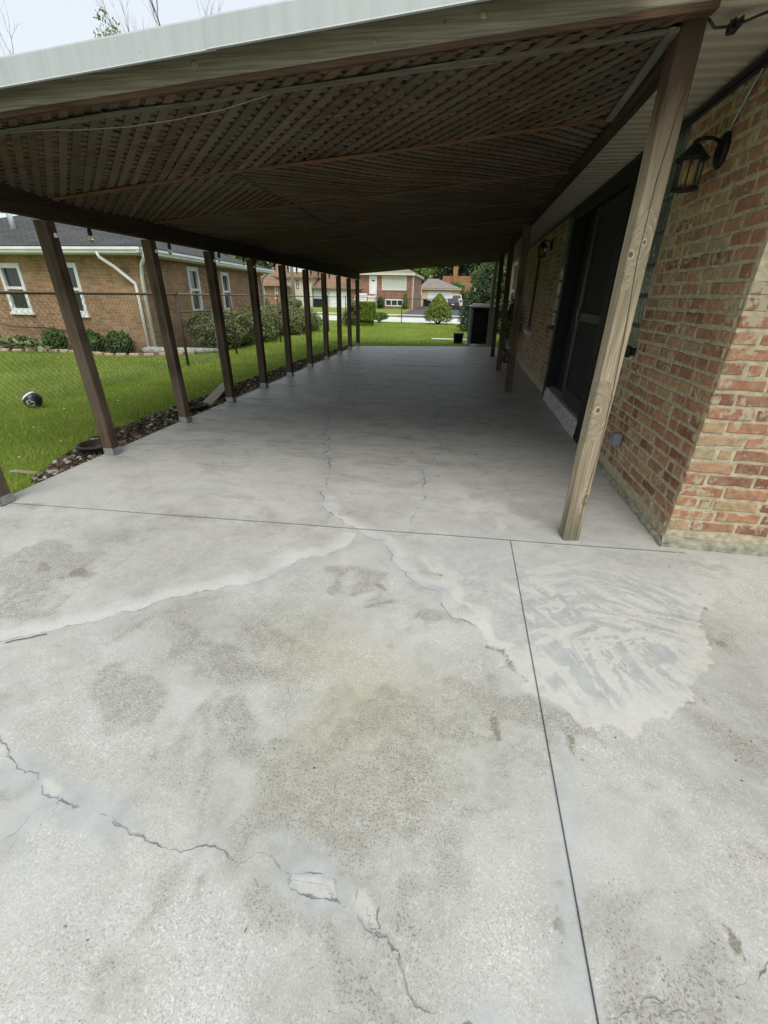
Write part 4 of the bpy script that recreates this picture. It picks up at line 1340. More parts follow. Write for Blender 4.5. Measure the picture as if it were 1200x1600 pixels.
# cables and conduits where wall and soffit meet
q = MB()
for dz, dx, rr in ((.0, .0, .011), (-.026, .004, .009), (-.008, -.024, .008)):
    q.tube([(WX - .016 + dx, 2.36 + .32 * i, 2.172 + dz + .005 * math.sin(i * 1.7 + dz * 90)) for i in range(40)], rr, 8)
tag(q.build('cable_bundle', M['cable'], smooth=True), 'bundle of black cables running under the soffit along the brick wall', 'cable')
q = MB()
q.tube([(WX - .012, 2.80, 2.14), (WX - .012, 2.86, 2.09), (WX - .012, 2.94, 2.0), (WX - .012, 2.96, 1.97)], .006, 8)
tag(q.build('conduit', M['galv'], smooth=True), 'thin grey conduit dropping from the soffit cables to the near wall lantern', 'conduit')
q = MB()
q.tube([(.79, 2.42, 2.16), (.83, 2.45, 2.145), (.9, 2.46, 2.15), (.96, 2.42, 2.16), (1.1, 2.3, 2.165), (1.3, 2.15, 2.17)], .005, 6)
ck_ = q.build('hanging_cord', M['cable'], smooth=True)
tag(ck_, 'dark cord with a knotted tangle hanging under the soffit at the top right', 'cord')
q = MB()
for k in range(7):
    w0 = R_.uniform(0, 6)
    q.tube([(.9 + .022 * math.cos(w0 + j), 2.46 + .02 * math.sin(w0 * 2 + j), 2.15 + .018 * math.sin(w0 + j * 1.3)) for j in range(6)], .006, 5)
q.build('tangle', M['cable'], ck_)


def lantern(y, z, lab):
    T = empty('wall_lantern', (WX, y, z), lab, 'lantern', 'black wall lanterns by the door')
    q = MB(); q.T = Matrix.Translation((WX - .005, y, z)) @ Matrix.Rotation(rad(-90), 4, 'Y')
    q.lathe((0, 0, 0), [(.056, -.003), (.056, .008), (.046, .018), (.028, .024), (.001, .026)], 20, 1.35, 1.)
    q.build('back_plate', M['dark_metal'], T, smooth=True)
    bx = WX - .135
    q = MB(); q.tube([(WX - .03, y, z + .035), (WX - .06, y, z + .05), (WX - .1, y, z + .052), (bx, y, z + .045), (bx, y, z + .02)], .008, 8)
    q.build('arm', M['dark_metal'], T, smooth=True)
    q = MB(); q.lathe((bx, y, z), [(.076, -.038), (.076, -.032), (.044, .0), (.026, .022), (.014, .028), (.014, .045), (.004, .048)], 12)
    q.build('cap', M['dark_metal'], T)
    q = MB(); q.lathe((bx, y, z), [(.052, -.165), (.064, -.162), (.064, -.152), (.05, -.149)], 12)
    q.build('bottom_ring', M['dark_metal'], T)
    q = MB()
    for k in range(8):
        w = 2 * math.pi * (k + .5) / 8
        q.tube([(bx + 0.055 * math.cos(w), y + 0.055 * math.sin(w), z - .152), (bx + 0.055 * math.cos(w), y + 0.055 * math.sin(w), z - .034)], .005, 5)
    q.build('cage', M['dark_metal'], T)
    gm = bpy.data.materials.get('lantern_clear_glass')
    if gm is None:
        b_ = Mat('lantern_clear_glass', .1, .5); b_.col((.75, .72, .55)); b_.set('Transmission Weight', .9); b_.set('IOR', 1.1); gm = b_.m
    q = MB(); q.lathe((bx, y, z), [(.046, -.150), (.046, -.04)], 12); q.build('lamp_glass', gm, T, smooth=True)
    q = MB(); q.lathe((bx, y, z), [(.016, -.15), (.022, -.13), (.022, -.085), (.010, -.06), (.002, -.05)], 10); q.build('candle_bulb', M['amber'], T, smooth=True)
    return T


lantern(2.99, 1.90, 'black wall lantern with amber bulb on the near brick wall')
lantern(7.93, 1.95, 'black wall lantern far down the wall beyond the door')
q = MB(); q.bbox(WX - .055, WX - .001, 3.28, 3.36, .27, .36, .008)
el = q.build('outlet_box', M['grey_plastic'])
tag(el, 'grey plastic outlet box low on the near brick wall', 'outlet box')
q = MB(); q.bbox(WX - .062, WX - .056, 3.285, 3.355, .275, .355, .002); q.build('cover', M['grey_plastic'], el)
q = MB(); q.bbox(WX - .06, WX - .031, 3.45, 3.51, .86, .94, .01); q.bbox(WX - .0305, WX - .001, 3.465, 3.495, .875, .925, .004)
tag(q.build('camera_box', M['black_paint']), 'small black box on the wall beside the near glass blocks', 'wall box')

# climbing plant and scrap by the far windows
pl = empty('climbing_plant', (.98, 10.2, 0), 'dark leafy plant climbing beside the far posts at the house wall', 'plant')
q = MB()
for k in range(9):
    a = R_.uniform(0, 6.28)
    x, y = 1.0 + R_.uniform(-.08, .08), 10.3 + R_.uniform(-.25, .35)
    q.tube([(x, y, 0), (x + .05 * math.cos(a), y + .08 * math.sin(a), .35), (x - .06, y + .05, .75), (x + R_.uniform(-.1, .1), y + R_.uniform(-.15, .15), 1.1)], .009, 5)
for k in range(4):
    a = k * 1.3
    q.tube([(.93 + .1 * math.cos(a + t * .8), 10.2 + .28 * math.sin(a + t * .8), .12 + .12 * math.sin(t * .8 + k)) for t in range(8)], .012, 5)
q.build('stem', M['bark'], pl, smooth=True)
foliage('foliage', [leafcloud(420, (1.0, 10.45, .78), (.16, .38, .42), .05, .3, 1.1, .2, 5)], M['bush_leaf'], pl)

# ------------------------------------------------------------------ AIR CONDITIONER, BUCKET, BOARD behind the patio
ax0, ax1, ay0, ay1 = .13, .86, 13.55, 14.25
ac = empty('air_conditioner', ((ax0 + ax1) / 2, (ay0 + ay1) / 2, -.05), 'grey air conditioner unit with black louvred sides at the far patio end', 'air conditioner')
q = MB(); q.bbox(ax0 - .06, ax1 + .06, ay0 - .06, ay1 + .06, -.06, .03, .01); q.build('pad', M['rough_conc'], ac)
q = MB(); q.box(ax0 + .05, ax1 - .05, ay0 + .05, ay1 - .05, .05, .97); q.build('coil', M['black_paint'], ac)
q = MB()
for x in (ax0, ax1 - .11):
    for y in (ay0, ay1 - .11): q.bbox(x, x + .11, y, y + .11, .031, .97, .03)
q.build('corner_panel', M['grey_plastic'], ac)
for side in (0, 1):
    for k in range(14):
        z = .1 + k * .062
        q = MB()
        if side == 0: q.prism([(ax0 + .11, ay0 + .02, z), (ax0 + .11, ay0 + .045, z + .03), (ax0 + .11, ay0 + .048, z + .028), (ax0 + .11, ay0 + .023, z - .002)], (ax1 - ax0 - .22, 0, 0))
        else: q.prism([(ax0 + .02, ay0 + .11, z), (ax0 + .045, ay0 + .11, z + .03), (ax0 + .048, ay0 + .11, z + .028), (ax0 + .023, ay0 + .11, z - .002)], (0, ay1 - ay0 - .22, 0))
        q.build('louvre', M['black_paint'], ac)
q = MB(); q.bbox(ax0 - .02, ax1 + .02, ay0 - .02, ay1 + .02, .971, 1.03, .025); q.bbox(ax0 + .06, ax1 - .06, ay0 + .06, ay1 - .06, 1.031, 1.07, .018)
q.build('top_cover', plain('pale_grey_plastic', (.42, .44, .44), .5, .4, 0, .1, 10.), ac)
q = MB(); q.tube([((ax0 + ax1) / 2 + .24 * math.cos(t / 16 * 6.283), (ay0 + ay1) / 2 + .24 * math.sin(t / 16 * 6.283), 1.08) for t in range(17)], .008, 5)
q.build('fan_guard', M['dark_metal'], ac)

bk = MB(); bk.lathe((-.13, 14.35, -.05), [(.13, 0), (.15, .27), (.162, .28), (.162, .30), (.148, .30), (.125, .06), (.01, .05)], 20)
o = bk.build('bucket', M['black_paint'], smooth=True); tag(o, 'black plastic bucket on the grass left of the air conditioner', 'bucket')
q = MB(); q.T = Matrix.Translation((-.15, 15.4, -.035)) @ Matrix.Rotation(.03, 4, 'Z'); q.bbox(-.85, .85, -.07, .07, 0, .04, .006)
o = q.build('plank', M['white_trim']); tag(o, 'white plank lying on the grass behind the black bucket', 'plank')
q = MB(); q.lathe((.35, 13.42, -.05), [(.09, 0), (.10, .05), (.07, .09), (.01, .10)], 9, 1.2, .8)
o = q.build('stone', M['stone_sill']); tag(o, 'pale stone at the foot of the air conditioner', 'stone')

# ------------------------------------------------------------------ PLANTING STRIP ALONG THE PATIO EDGE
m = Mat('bed_soil', .97, .05)
m.col(m.ramp(m.noise(m.pos(), 30., 5., .7), (.3, (.022, .018, .014)), (.7, (.085, .07, .055))))
m.bump(m.noise(m.pos(), 60., 5., .7), 1., .03)
M['soil'] = m.m
V = []
F = []
nn = 90
for i in range(nn + 1):
    y = 2.3 + 10.1 * i / nn
    w = np.interp(y, [2.3, 2.9, 3.6, 9, 12.4], [.02, .3, .46, .42, .2]) + .05 * math.sin(y * 5) + .03 * math.sin(y * 13)
    V += [(-2.85, y, -.03), (-2.85 - w * .5, y, -.025), (-2.85 - w, y, -.047)]
for i in range(nn):
    for k in range(2): F.append((i * 3 + k + 1, i * 3 + k, i * 3 + 3 + k, i * 3 + 4 + k))
npobj('planting_bed', np.array(V), F, M['soil'], kind='structure')
m = Mat('mulch_pieces', .9, .15)
r = m.attr('rnd')
m.col(m.ramp(r, (0., (.03, .023, .018)), (.5, (.085, .062, .045)), (.75, (.16, .125, .095)), (.9, (.26, .24, .21)), (1., (.42, .40, .36))))
M['mulch'] = m.m
mb = MB(); mb.at = []
gm = random.Random(21)
for k in range(4200):
    y = gm.uniform(2.45, 12.3)
    w = np.interp(y, [2.3, 2.9, 3.6, 9, 12.4], [.05, .3, .48, .44, .2])
    x = -2.865 - w * gm.random() ** .9
    near = y < 3.6
    rn = gm.random()
    stone = rn > (.82 if near else .93)
    L, W_, H_ = (gm.uniform(.014, .042), gm.uniform(.007, .018), gm.uniform(.005, .012)) if not stone else (gm.uniform(.012, .03), gm.uniform(.011, .024), gm.uniform(.008, .018))
    T = Matrix.Translation((x, y, -.03 + gm.uniform(0, .02))) @ Matrix.Rotation(gm.uniform(0, 6.28), 4, 'Z') @ Matrix.Rotation(gm.uniform(-.5, .5), 4, 'X') @ Matrix.Rotation(gm.uniform(-.4, .4), 4, 'Y')
    mb.T = T
    j = lambda s: gm.uniform(-s, s) * .6
    mb.add([(-L + j(.01), -W_ + j(.006), 0), (L + j(.01), -W_ * .8 + j(.006), 0), (L * .9 + j(.01), W_ + j(.006), 0), (-L * .9 + j(.01), W_ * .9 + j(.006), 0), (-L * .6, -W_ * .6 + j(.004), H_), (L * .6, -W_ * .5 + j(.004), H_ + j(.004)), (L * .5, W_ * .6, H_ + j(.004)), (-L * .5, W_ * .6, H_)],
           [(3, 2, 1, 0), (4, 5, 6, 7), (0, 1, 5, 4), (1, 2, 6, 5), (2, 3, 7, 6), (3, 0, 4, 7)])
    mb.at += [min(1, gm.uniform(.82, 1.) if stone else gm.uniform(0, .74))] * 8
mb.T = None
tag(mb.build('mulch', M['mulch'], kind='stuff'), 'dark mulch with pale stones along the left patio edge')


def pot_ring(x, y, r, lab):
    q = MB(); q.lathe((x, y, -.06), [(r * .9, 0), (r, .085), (r + .012, .09), (r + .012, .105), (r - .008, .105), (r * .86, .045), (.01, .04)], 24)
    o = q.build('planter_pot', plain('dark_plastic_pot', (.03, .026, .02), .6, .3, 0, .3, 20.), smooth=True)
    tag(o, lab, 'pot', 'sunken planter pots')
    q = MB(); q.lathe((x, y, -.02), [(r * .86, 0), (r * .8, .012), (.01, .014)], 16); q.build('soil', M['soil'], o)


pot_ring(-3.02, 3.14, .13, 'dark sunken planter pot at the foot of the nearest left post')
pot_ring(-3.03, 4.66, .15, 'dark sunken planter pot beside the loose board')
q = MB()
T = Matrix.Translation((-3.1, 5.35, .02)) @ Matrix.Rotation(rad(14), 4, 'Z') @ Matrix.Rotation(rad(3.5), 4, 'X')
q.T = T; q.bbox(-.07, .07, -.52, .52, 0, .028, .003)
o = q.build('loose_board', M['loose_board'], origin=(-3.1, 5.35, 0)); tag(o, 'weathered loose board lying on the mulch by the third left post', 'board')
for (pts, lab) in (([(-1.62, 1.012, .006), (-1.594, 1.028, .009), (-1.56, 1.05, .005), (-1.53, 1.072, .006), (-1.505, 1.08, .010)], 'thin dark twig on the patio near the left edge'),):
    q = MB(); q.tube(pts, .0019, 5)
    tw = q.build('twig', M['bark'], smooth=True); tag(tw, lab, 'twig')
q = MB()
for k in range(7):
    x, y = -3.05 + R_.uniform(-.12, .15), 4.95 + R_.uniform(-.35, .35)
    a = R_.uniform(-.7, .7)
    q.tube([(x, y, 0), (x + .1 * math.sin(a), y + .1 * math.cos(a), .012), (x + .2 * math.sin(a + .3), y + .2 * math.cos(a + .3), .0)], .006, 5)
o = q.build('dry_sticks', M['loose_board'], smooth=True); tag(o, 'pale dry sticks scattered on the mulch beside the loose board', 'sticks')
q = MB(); q.bbox(-3.33, -3.10, 2.60, 2.64, -.045, -.03, .004)
o = q.build('wood_chip', M['loose_board']); tag(o, 'flat pale strip of wood in the grass near the patio edge', 'wood strip')

# ball
ball = MB()
bc = Vector((-4.93, 4.42, .048))
prof = [(max(.002, 0.096 * math.cos(-math.pi / 2 + math.pi * k / 16)), 0.096 * math.sin(-math.pi / 2 + math.pi * k / 16)) for k in range(17)]
ball.lathe(bc, prof, 28)
m = Mat('ball_vinyl', .35, .5)
oc = m.obj()
n_ = m.noise(oc, 22., 2.)
x_, y_, z_ = (m.n('SeparateXYZ', i, {0: m.n('VectorMath', 0, {0: oc, 1: (0., 0., .096)}, operation='SUBTRACT')}) for i in range(3))
band = m.math('ABSOLUTE', m.math('SUBTRACT', m.math('ADD', m.math('MULTIPLY', x_, -.75), m.math('MULTIPLY', z_, .75)), .05))
c = m.mix(m.ramp(band, (.010, 1.), (.014, 0.)), (.018, .02, .026), (.72, .73, .74))
mk = m.math('MULTIPLY', m.math('GREATER_THAN', m.n('TexChecker', 1, {0: m.vscale(oc, (1., 1., 1.4)), 'Scale': 52.}), .5), m.math('LESS_THAN', m.n('VectorMath', 1, {0: oc, 1: (.04, -.078, .072)}, operation='DISTANCE'), .045))
c = m.mix(m.math('MULTIPLY', mk, m.ramp(n_, (.42, 0.), (.5, 1.))), c, (.68, .69, .7))
m.col(c)
o = ball.build('ball', m.m, smooth=True); tag(o, 'black and white ball lying on the lawn by the fence', 'ball')

# ------------------------------------------------------------------ CHAIN LINK FENCE
FXX = -5.1
fence = empty('chain_link_fence', (FXX, 8, -.05), 'brown chain link fence along the side lawn with a gate section', 'fence')


def fpost(x, y, z1, r, mat, name='fence_post', par=None):
    q = MB(); q.tube([(x, y, -.06), (x, y, z1)], r, 8)
    o = q.build(name, mat, par or fence, smooth=True)
    q = MB(); q.lathe((x, y, z1), [(r * 1.15, -.01), (r * 1.15, .008), (r * .6, .025), (.002, .03)], 8); q.build('post_cap', mat, o, smooth=True)
    return o


def frail(a, b, r, mat, name='top_rail', par=None):
    q = MB(); q.tube([a, b], r, 8)
    return q.build(name, mat, par or fence, smooth=True)


for y in (.2, 2.6, 5.3): pass
fpost(FXX, .6, 1.2, .028, M['dark_pipe']); fpost(FXX, 7.92, 1.2, .024, M['dark_pipe'])
fpost(FXX + .02, 9.86, 1.2, .024, M['dark_pipe'])
for y in (12.6, 15.3, 17.5, 20.2, 22.6): fpost(FXX, y, 1.17, .02, M['dark_pipe'])
frail((FXX, .3, 1.175), (FXX, 7.92, 1.18), .019, M['rust_pipe'])
frail((FXX, 7.92, 1.18), (FXX, 15.3, 1.16), .016, M['rust_pipe'])
frail((FXX, 15.3, 1.15), (FXX, 24.9, 1.14), .013, M['dark_pipe'])
frail((FXX + .03, 7.95, .885), (FXX + .03, 9.2, .885), .011, M['dark_pipe'], 'mid_rail')
frail((FXX + .03, 7.95, .52), (FXX + .03, 9.8, .53), .007, M['dark_pipe'], 'mid_rail')
frail((FXX + .03, 9.2, .885), (FXX + .03, 9.86, .80), .011, M['dark_pipe'], 'mid_rail')
fpost(FXX - .04, 9.2, .9, .022, M['galv'])


def mesh_links(T, L, z0, z1, pitch, r, name, par):
    """two families of crossing wires clipped to the panel; closed thin prisms"""
    Hh = z1 - z0
    V, F = [], []
    k = 0
    nd = int((L + Hh) / pitch) + 1
    for fam in (1, -1):
        for i in range(-int(Hh / pitch) - 1, nd):
            u0 = i * pitch
            a, b = (u0, 0.), (u0 + Hh * .9, Hh)
            t0, t1 = 0., 1.
            if b[0] != a[0]:
                ta, tb = (0 - a[0]) / (b[0] - a[0]), (L - a[0]) / (b[0] - a[0])
                t0, t1 = max(t0, min(ta, tb)), min(t1, max(ta, tb))
            if t1 - t0 < .02: continue
            P = [(a[0] + (b[0] - a[0]) * t, a[1] + (b[1] - a[1]) * t) for t in (t0, t1)]
            if fam < 0: P = [(u, Hh - z) for u, z in P]
            off = .0022 * fam
            for (u, z) in P:
                for (du, dn) in ((0, r), (r * .87, -r * .5), (-r * .87, -r * .5)):
                    V.append(tuple(T @ Vector((u + du, dn + off, z0 + z))))
            F += [(k, k + 1, k + 4, k + 3), (k + 1, k + 2, k + 5, k + 4), (k + 2, k, k + 3, k + 5)]
            k += 6
    return npobj(name, np.array(V), F, M['wire'], par, kind='stuff')


mesh_links(wallT((FXX, .6, 0), (0, 1)), 7.3, -.03, 1.165, .075, .0021, 'chain_link_mesh', fence)
mesh_links(wallT((FXX, 7.94, 0), (0, 1)), 1.26, -.03, 1.165, .075, .002, 'chain_link_mesh', fence)
# front fence by the street
ff = empty('chain_link_fence', (-3.2, 24.9, -.05), 'thin chain link fence along the street edge of the lawn', 'fence')
for x in (-5.1, -3.27, -.9, 1.6): fpost(x, 24.9, 1.12, .022, M['dark_pipe'], par=ff)
frail((-5.1, 24.9, 1.1), (2.5, 24.9, 1.1), .015, M['dark_pipe'], par=ff)

# ------------------------------------------------------------------ LEFT NEIGHBOUR'S HOUSE
nh = empty('brick_house', (-8.5, 12, -.05), 'tan brick bungalow on the left with dark roof and white gutters', 'house')
A = (-6.84, 9.45)
B = (-7.6, 17.35)
Cc = (-14.5, 9.62)
D = (-15.0, 17.6)
uR = Vector((B[0] - A[0], B[1] - A[1], 0)); LR = uR.length
T_R = wallT((A[0], A[1], 0), uR)          # right wall faces +X
LL = Vector((A[0] - Cc[0], A[1] - Cc[1], 0)).length
T_L = wallT((Cc[0], Cc[1], 0), (A[0] - Cc[0], A[1] - Cc[1]))     # back wall faces the camera
winR = [(2.12, 2.72, .74, 1.80), (4.2, 4.78, .72, 1.77)]
xl = lambda x: (x - Cc[0])
winL = [(xl(-10.35), xl(-9.78), .74, 1.72), (xl(-8.92), xl(-8.33), .72, 1.74)]
EZ = 1.88
q = MB(T_R); q.wall(0, LR, -.2, 0, -.1, EZ, winR); q.T = T_L; q.wall(0, LL - .201, -.2, 0, -.1, EZ, winL)
q.T = None
q.prism([(*Cc, -.1), (*D, -.1), (D[0] + .2, D[1], -.1), (Cc[0] + .2, Cc[1] + .2, -.1)], (0, 0, EZ))
q.prism([(*D, -.1), (*B, -.1), (B[0] - .2, B[1] - .2, -.1), (D[0] + .2, D[1] - .2, -.1)], (0, 0, EZ))
q.build('wall', M['tan_brick'], nh)
q = MB(); q.prism([(Cc[0] + 1.5, Cc[1] + 1.2, 0), (B[0] - 1.5, A[1] + 1.2, 0), (B[0] - 1.5, B[1] - 1, 0), (Cc[0] + 1.5, B[1] - 1, 0)], (0, 0, 1.8)); q.build('interior_partition', M['black_paint'], nh)


def window(T, u0, u1, z0, z1, par, fr=.07, mid=True, mat=None, proud=.03, glass=None, sill=True, panes=1):
    mat = mat or M['white_trim']
    q = MB(T)
    q.bbox(u0 - .002, u0 + fr, -.06, proud, z0, z1, .005); q.bbox(u1 - fr, u1 + .002, -.06, proud, z0, z1, .005)
    q.bbox(u0 + fr, u1 - fr, -.06, proud, z1 - fr * 1.3, z1, .005); q.bbox(u0 + fr, u1 - fr, -.06, proud, z0, z0 + fr, .005)
    if mid: q.bbox(u0 + fr, u1 - fr, -.05, proud * .6, (z0 + z1) / 2 - .03, (z0 + z1) / 2 + .03, .004)
    for k in range(1, panes):
        u = u0 + (u1 - u0) * k / panes
        q.bbox(u - fr * .4, u + fr * .4, -.05, proud * .8, z0 + fr, z1 - fr * 1.3, .004)
    w = q.build('window', mat, par)
    q = MB(T)
    for k in range(panes):
        a, b = u0 + (u1 - u0) * k / panes, u0 + (u1 - u0) * (k + 1) / panes
        q = MB(T); q.box(a + fr * .3, b - fr * .3, -.045, -.035, z0 + fr * .5, z1 - fr * .5)
        q.build('pane', glass or M['glass'], w)
    if sill:
        q = MB(T); q.bbox(u0 - .04, u1 + .04, -.05, proud + .03, z0 - .06, z0 - .003, .006); q.build('sill', mat, w)
    return w


for (u0, u1, z0, z1) in winR: window(T_R, u0, u1, z0, z1, nh, .075)
for (u0, u1, z0, z1) in winL: window(T_L, u0, u1, z0, z1, nh, .075)
# eaves: gutter, soffit, hip roof
off = .38
P_A = Vector((A[0] + off, A[1] - off, 0)); P_B = Vector((B[0] + off, B[1] + off, 0)); P_C = Vector((Cc[0] - off, Cc[1] - off, 0)); P_D = Vector((D[0] - off, D[1] + off, 0))
GZ = 1.90


def gutter_run(a, b):
    T = wallT((a.x, a.y, GZ), (b.x - a.x, b.y - a.y))
    L = (b - a).length
    q = MB(T)
    sec = [(-.10, .105), (-.10, .0), (-.02, .0), (-.012, .03), (.012, .06), (.012, .105), (.0, .105), (.0, .065), (-.022, .035), (-.03, .012), (-.09, .012), (-.09, .105)]
    n = len(sec)
    q.add([(0, s[0], s[1]) for s in sec] + [(L, s[0], s[1]) for s in sec], [(i, (i + 1) % n, n + (i + 1) % n, n + i) for i in range(n)])
    return q


gutter_run(P_A, P_B).build('gutter', M['gutter_white'], nh)
gutter_run(P_C, P_A).build('gutter', M['gutter_white'], nh)
q = MB()
q.prism([(P_A.x - .1, P_A.y + .1, GZ - .02), (P_B.x - .1, P_B.y - .02, GZ - .02), (P_D.x, P_D.y, GZ - .02), (P_C.x, P_C.y + .1, GZ - .02)], (0, 0, .018))
q.build('soffit', M['white_trim'], nh)
RZ = 3.28
r1, r2_ = Vector((-10.9, 13.1, RZ)), Vector((-11.6, 13.7, RZ))
e = [Vector((p_.x, p_.y, GZ + .10)) for p_ in (P_A + Vector((-.03, .03, 0)), P_B + Vector((-.03, 0, 0)), P_D, P_C + Vector((0, .03, 0)))]
q = MB()
tk = Vector((0, 0, .03))
pts = [e[0], e[1], e[2], e[3], r1, r2_]
q.add([p_ for p_ in pts] + [p_ + tk for p_ in pts], [(6, 7, 11, 10), (7, 8, 11), (8, 9, 10, 11) if False else (8, 9, 11), (9, 10, 11), (9, 6, 10), (0, 4, 5, 1), (1, 5, 2), (2, 5, 3), (3, 5, 4), (3, 4, 0), (0, 1, 7, 6), (1, 2, 8, 7), (2, 3, 9, 8), (3, 0, 6, 9)])
rf = q.build('roof', M['roof_dark'], nh)
q = MB(); q.bbox(-12.2, -11.75, 13.4, 13.85, 2.9, 3.62, .01); q.build('chimney', M['tan_brick'], rf)


def roofz(x, y):
    return GZ + .13 + (y - (A[1] - off)) / (13.1 - A[1] + off) * (RZ - GZ - .1)


x, y = -10.75, 10.6
q = MB(); q.tube([(x, y, roofz(x, y) - .05), (x, y, roofz(x, y) + .28), (x - .05, y - .04, roofz(x, y) + .33), (x - .13, y - .08, roofz(x, y) + .32)], .055, 10); q.build('vent_pipe', M['gutter_white'], rf, smooth=True)
x, y = -11.1, 11.9
q = MB(); q.bbox(x - .12, x + .12, y - .12, y + .12, roofz(x, y) - .02, roofz(x, y) + .16, .02); q.build('vent_box', M['galv'], rf)
x, y = -11.5, 12.2
q = MB(); q.tube([(x, y, roofz(x, y)), (x - .1, y, roofz(x, y) + .55)], .02, 6); q.build('mast', M['dark_metal'], rf)


def downspout(path, par, r=.035):
    q = MB(); q.tube(path, r, 8)
    return q.build('downspout', M['gutter_white'], par, smooth=True)


downspout([(P_A.x - .02, P_A.y + .1, 1.92), (P_A.x - .04, P_A.y + .14, 1.82), (P_A.x - .2, P_A.y + .24, 1.70), (A[0] + .05, A[1] - .02, 1.45), (A[0] + .05, A[1] - .03, .0)], nh)
downspout([(P_A.x - 1.0, P_A.y + .05, 1.92), (P_A.x - 1.0, P_A.y + .08, 1.83), (P_A.x - .8, P_A.y + .2, 1.66), (A[0] - .12, A[1] - .04, 1.36), (A[0] - .10, A[1] - .05, 1.2), (A[0] - .10, A[1] - .05, .0)], nh)
downspout([(P_B.x - .05, P_B.y - .3, 1.92), (B[0] + .12, B[1] - .1, 1.7), (B[0] + .06, B[1] - .06, 1.5), (B[0] + .06, B[1] - .06, -.02)], nh)
q = MB(); q.tube([(-10.9, 9.5, -.03), (-10.85, 9.46, .5), (-10.4, 9.45, .42), (-9.6, 9.46, .42), (-8.9, 9.47, .36)], .012, 5); q.build('wall_cable', M['cable'], nh, smooth=True)

# bed in front of it: edging, shrubs, hosta, log
q = MB()
pth = [(-11.2, 9.0), (-10.2, 8.72), (-9.4, 8.95), (-8.6, 8.98), (-7.9, 8.85), (-7.3, 8.72), (-6.8, 8.9), (-6.3, 9.25), (-5.95, 9.6)]
for (a, b) in zip(pth, pth[1:]):
    n = max(2, int(math.dist(a, b) / .22))
    for k in range(n):
        x0, y0 = a[0] + (b[0] - a[0]) * (k + .5) / n, a[1] + (b[1] - a[1]) * (k + .5) / n
        q.T = Matrix.Translation((x0, y0, -.05)) @ Matrix.Rotation(math.atan2(b[1] - a[1], b[0] - a[0]) + R_.uniform(-.05, .05), 4, 'Z')
        q.bbox(-.1, .1, -.045, .045, 0, .07 + R_.uniform(-.01, .01), .012)
q.T = None
tag(q.build('bed_edging', plain('tan_edging_brick', (.46, .36, .26), .9, .15, 0, .25, 15.)), 'low row of tan edging stones in front of the neighbour bed', 'edging')
q = MB(); q.add([(x, y, -.038) for x, y in pth] + [(-6.7, 9.46, -.03), (-11.2, 9.55, -.03)], [tuple(range(len(pth) + 2))])
tag(q.build('planting_bed', plain('tan_bark_bed', (.22, .145, .095), .95, .1, 0, .5, 30., 1.)), kind='structure')


def bush(x, y, r, h, mat, lab, cat='bush', group=None, n=900, leaf=.04, seed=0, lump=.1, z=-.05):
    T = empty('round_bush', (x, y, z), lab, cat, group)
    mb_ = MB(); core(mb_, (x, y, z + h * .5), (r * .82, r * .82, h * .45), 10)
    mb_.build('inner_twigs', M['shrub_core'], T, smooth=True)
    foliage('foliage', [leafcloud(n, (x, y, z + h * .5), (r, r, h * .52), leaf, .82, 1.06, lump, seed, -h * .48)], mat, T)
    return T


bush(-9.08, 9.15, .22, .46, M['bush_leaf'], 'small round green bush left of the nearest post beside the hosta', group='small round bushes under the neighbour wall', seed=1)
bush(-8.17, 9.15, .25, .46, M['bush_leaf'], 'small round green bush in the middle of the neighbour bed', group='small round bushes under the neighbour wall', seed=2)
bush(-7.45, 9.12, .26, .46, M['bush_leaf'], 'small round green bush nearest the neighbour downspout', group='small round bushes under the neighbour wall', seed=3)
hs = empty('hosta', (-9.9, 9.1, -.05), 'spreading pale green hosta in the bed under the neighbour window', 'plant')
g = np.random.default_rng(8)
n = 420
P = np.stack([g.normal(-9.95, .45, n), g.normal(9.08, .13, n), np.zeros(n)], 1)
P[:, 2] = .03 + .22 * g.random(n) * np.exp(-((P[:, 0] + 9.95) / .7) ** 2)
d = np.stack([g.normal(0, .4, n), g.normal(-.3, .4, n), np.ones(n)], 1)
V_, F_, A_ = leafquads(P, d, .085, g, .6)
foliage('leaves', [(V_, F_, A_)], M['hosta_leaf'], hs)
q = MB(); q.tube([(-7.15, 10.05 - .6, .0), (-6.9, 9.3, .03), (-6.4, 9.45, .02), (-5.95, 9.75, .01), (-5.55, 10.1, -.01)], [.07, .085, .08, .07, .05], 10)
lg = q.build('log', plain('pale_grey_log', (.34, .33, .30), .95, .1, 0, .5, 22., 1.), smooth=True); tag(lg, 'pale grey log lying below the neighbour downspout', 'log')


def mound(blobs, lab, name='juniper_hedge', cat='hedge', mat='juniper_leaf', leaf=.032, dens=3000, group=None):
    x, y = blobs[0][0], blobs[0][1]
    T = empty(name, (x, y, -.05), lab, cat, group)
    mb_ = MB()
    cl = []
    for i, (bx, by_, bz, rx, ry, rz) in enumerate(blobs):
        core(mb_, (bx, by_, bz), (rx * .85, ry * .85, rz * .85), 10)
        cl.append(leafcloud(int(dens * (rx * ry + rx * rz + ry * rz)), (bx, by_, bz), (rx, ry, rz), leaf, .84, 1.08, .07, int(bx * 31 + by_ * 17) % 999, -bz * .95, up=.3, lumpf=2.2))
    mb_.build('inner_twigs', M['shrub_core'], T, smooth=True)
    foliage('foliage', cl, M[mat], T)
    return T


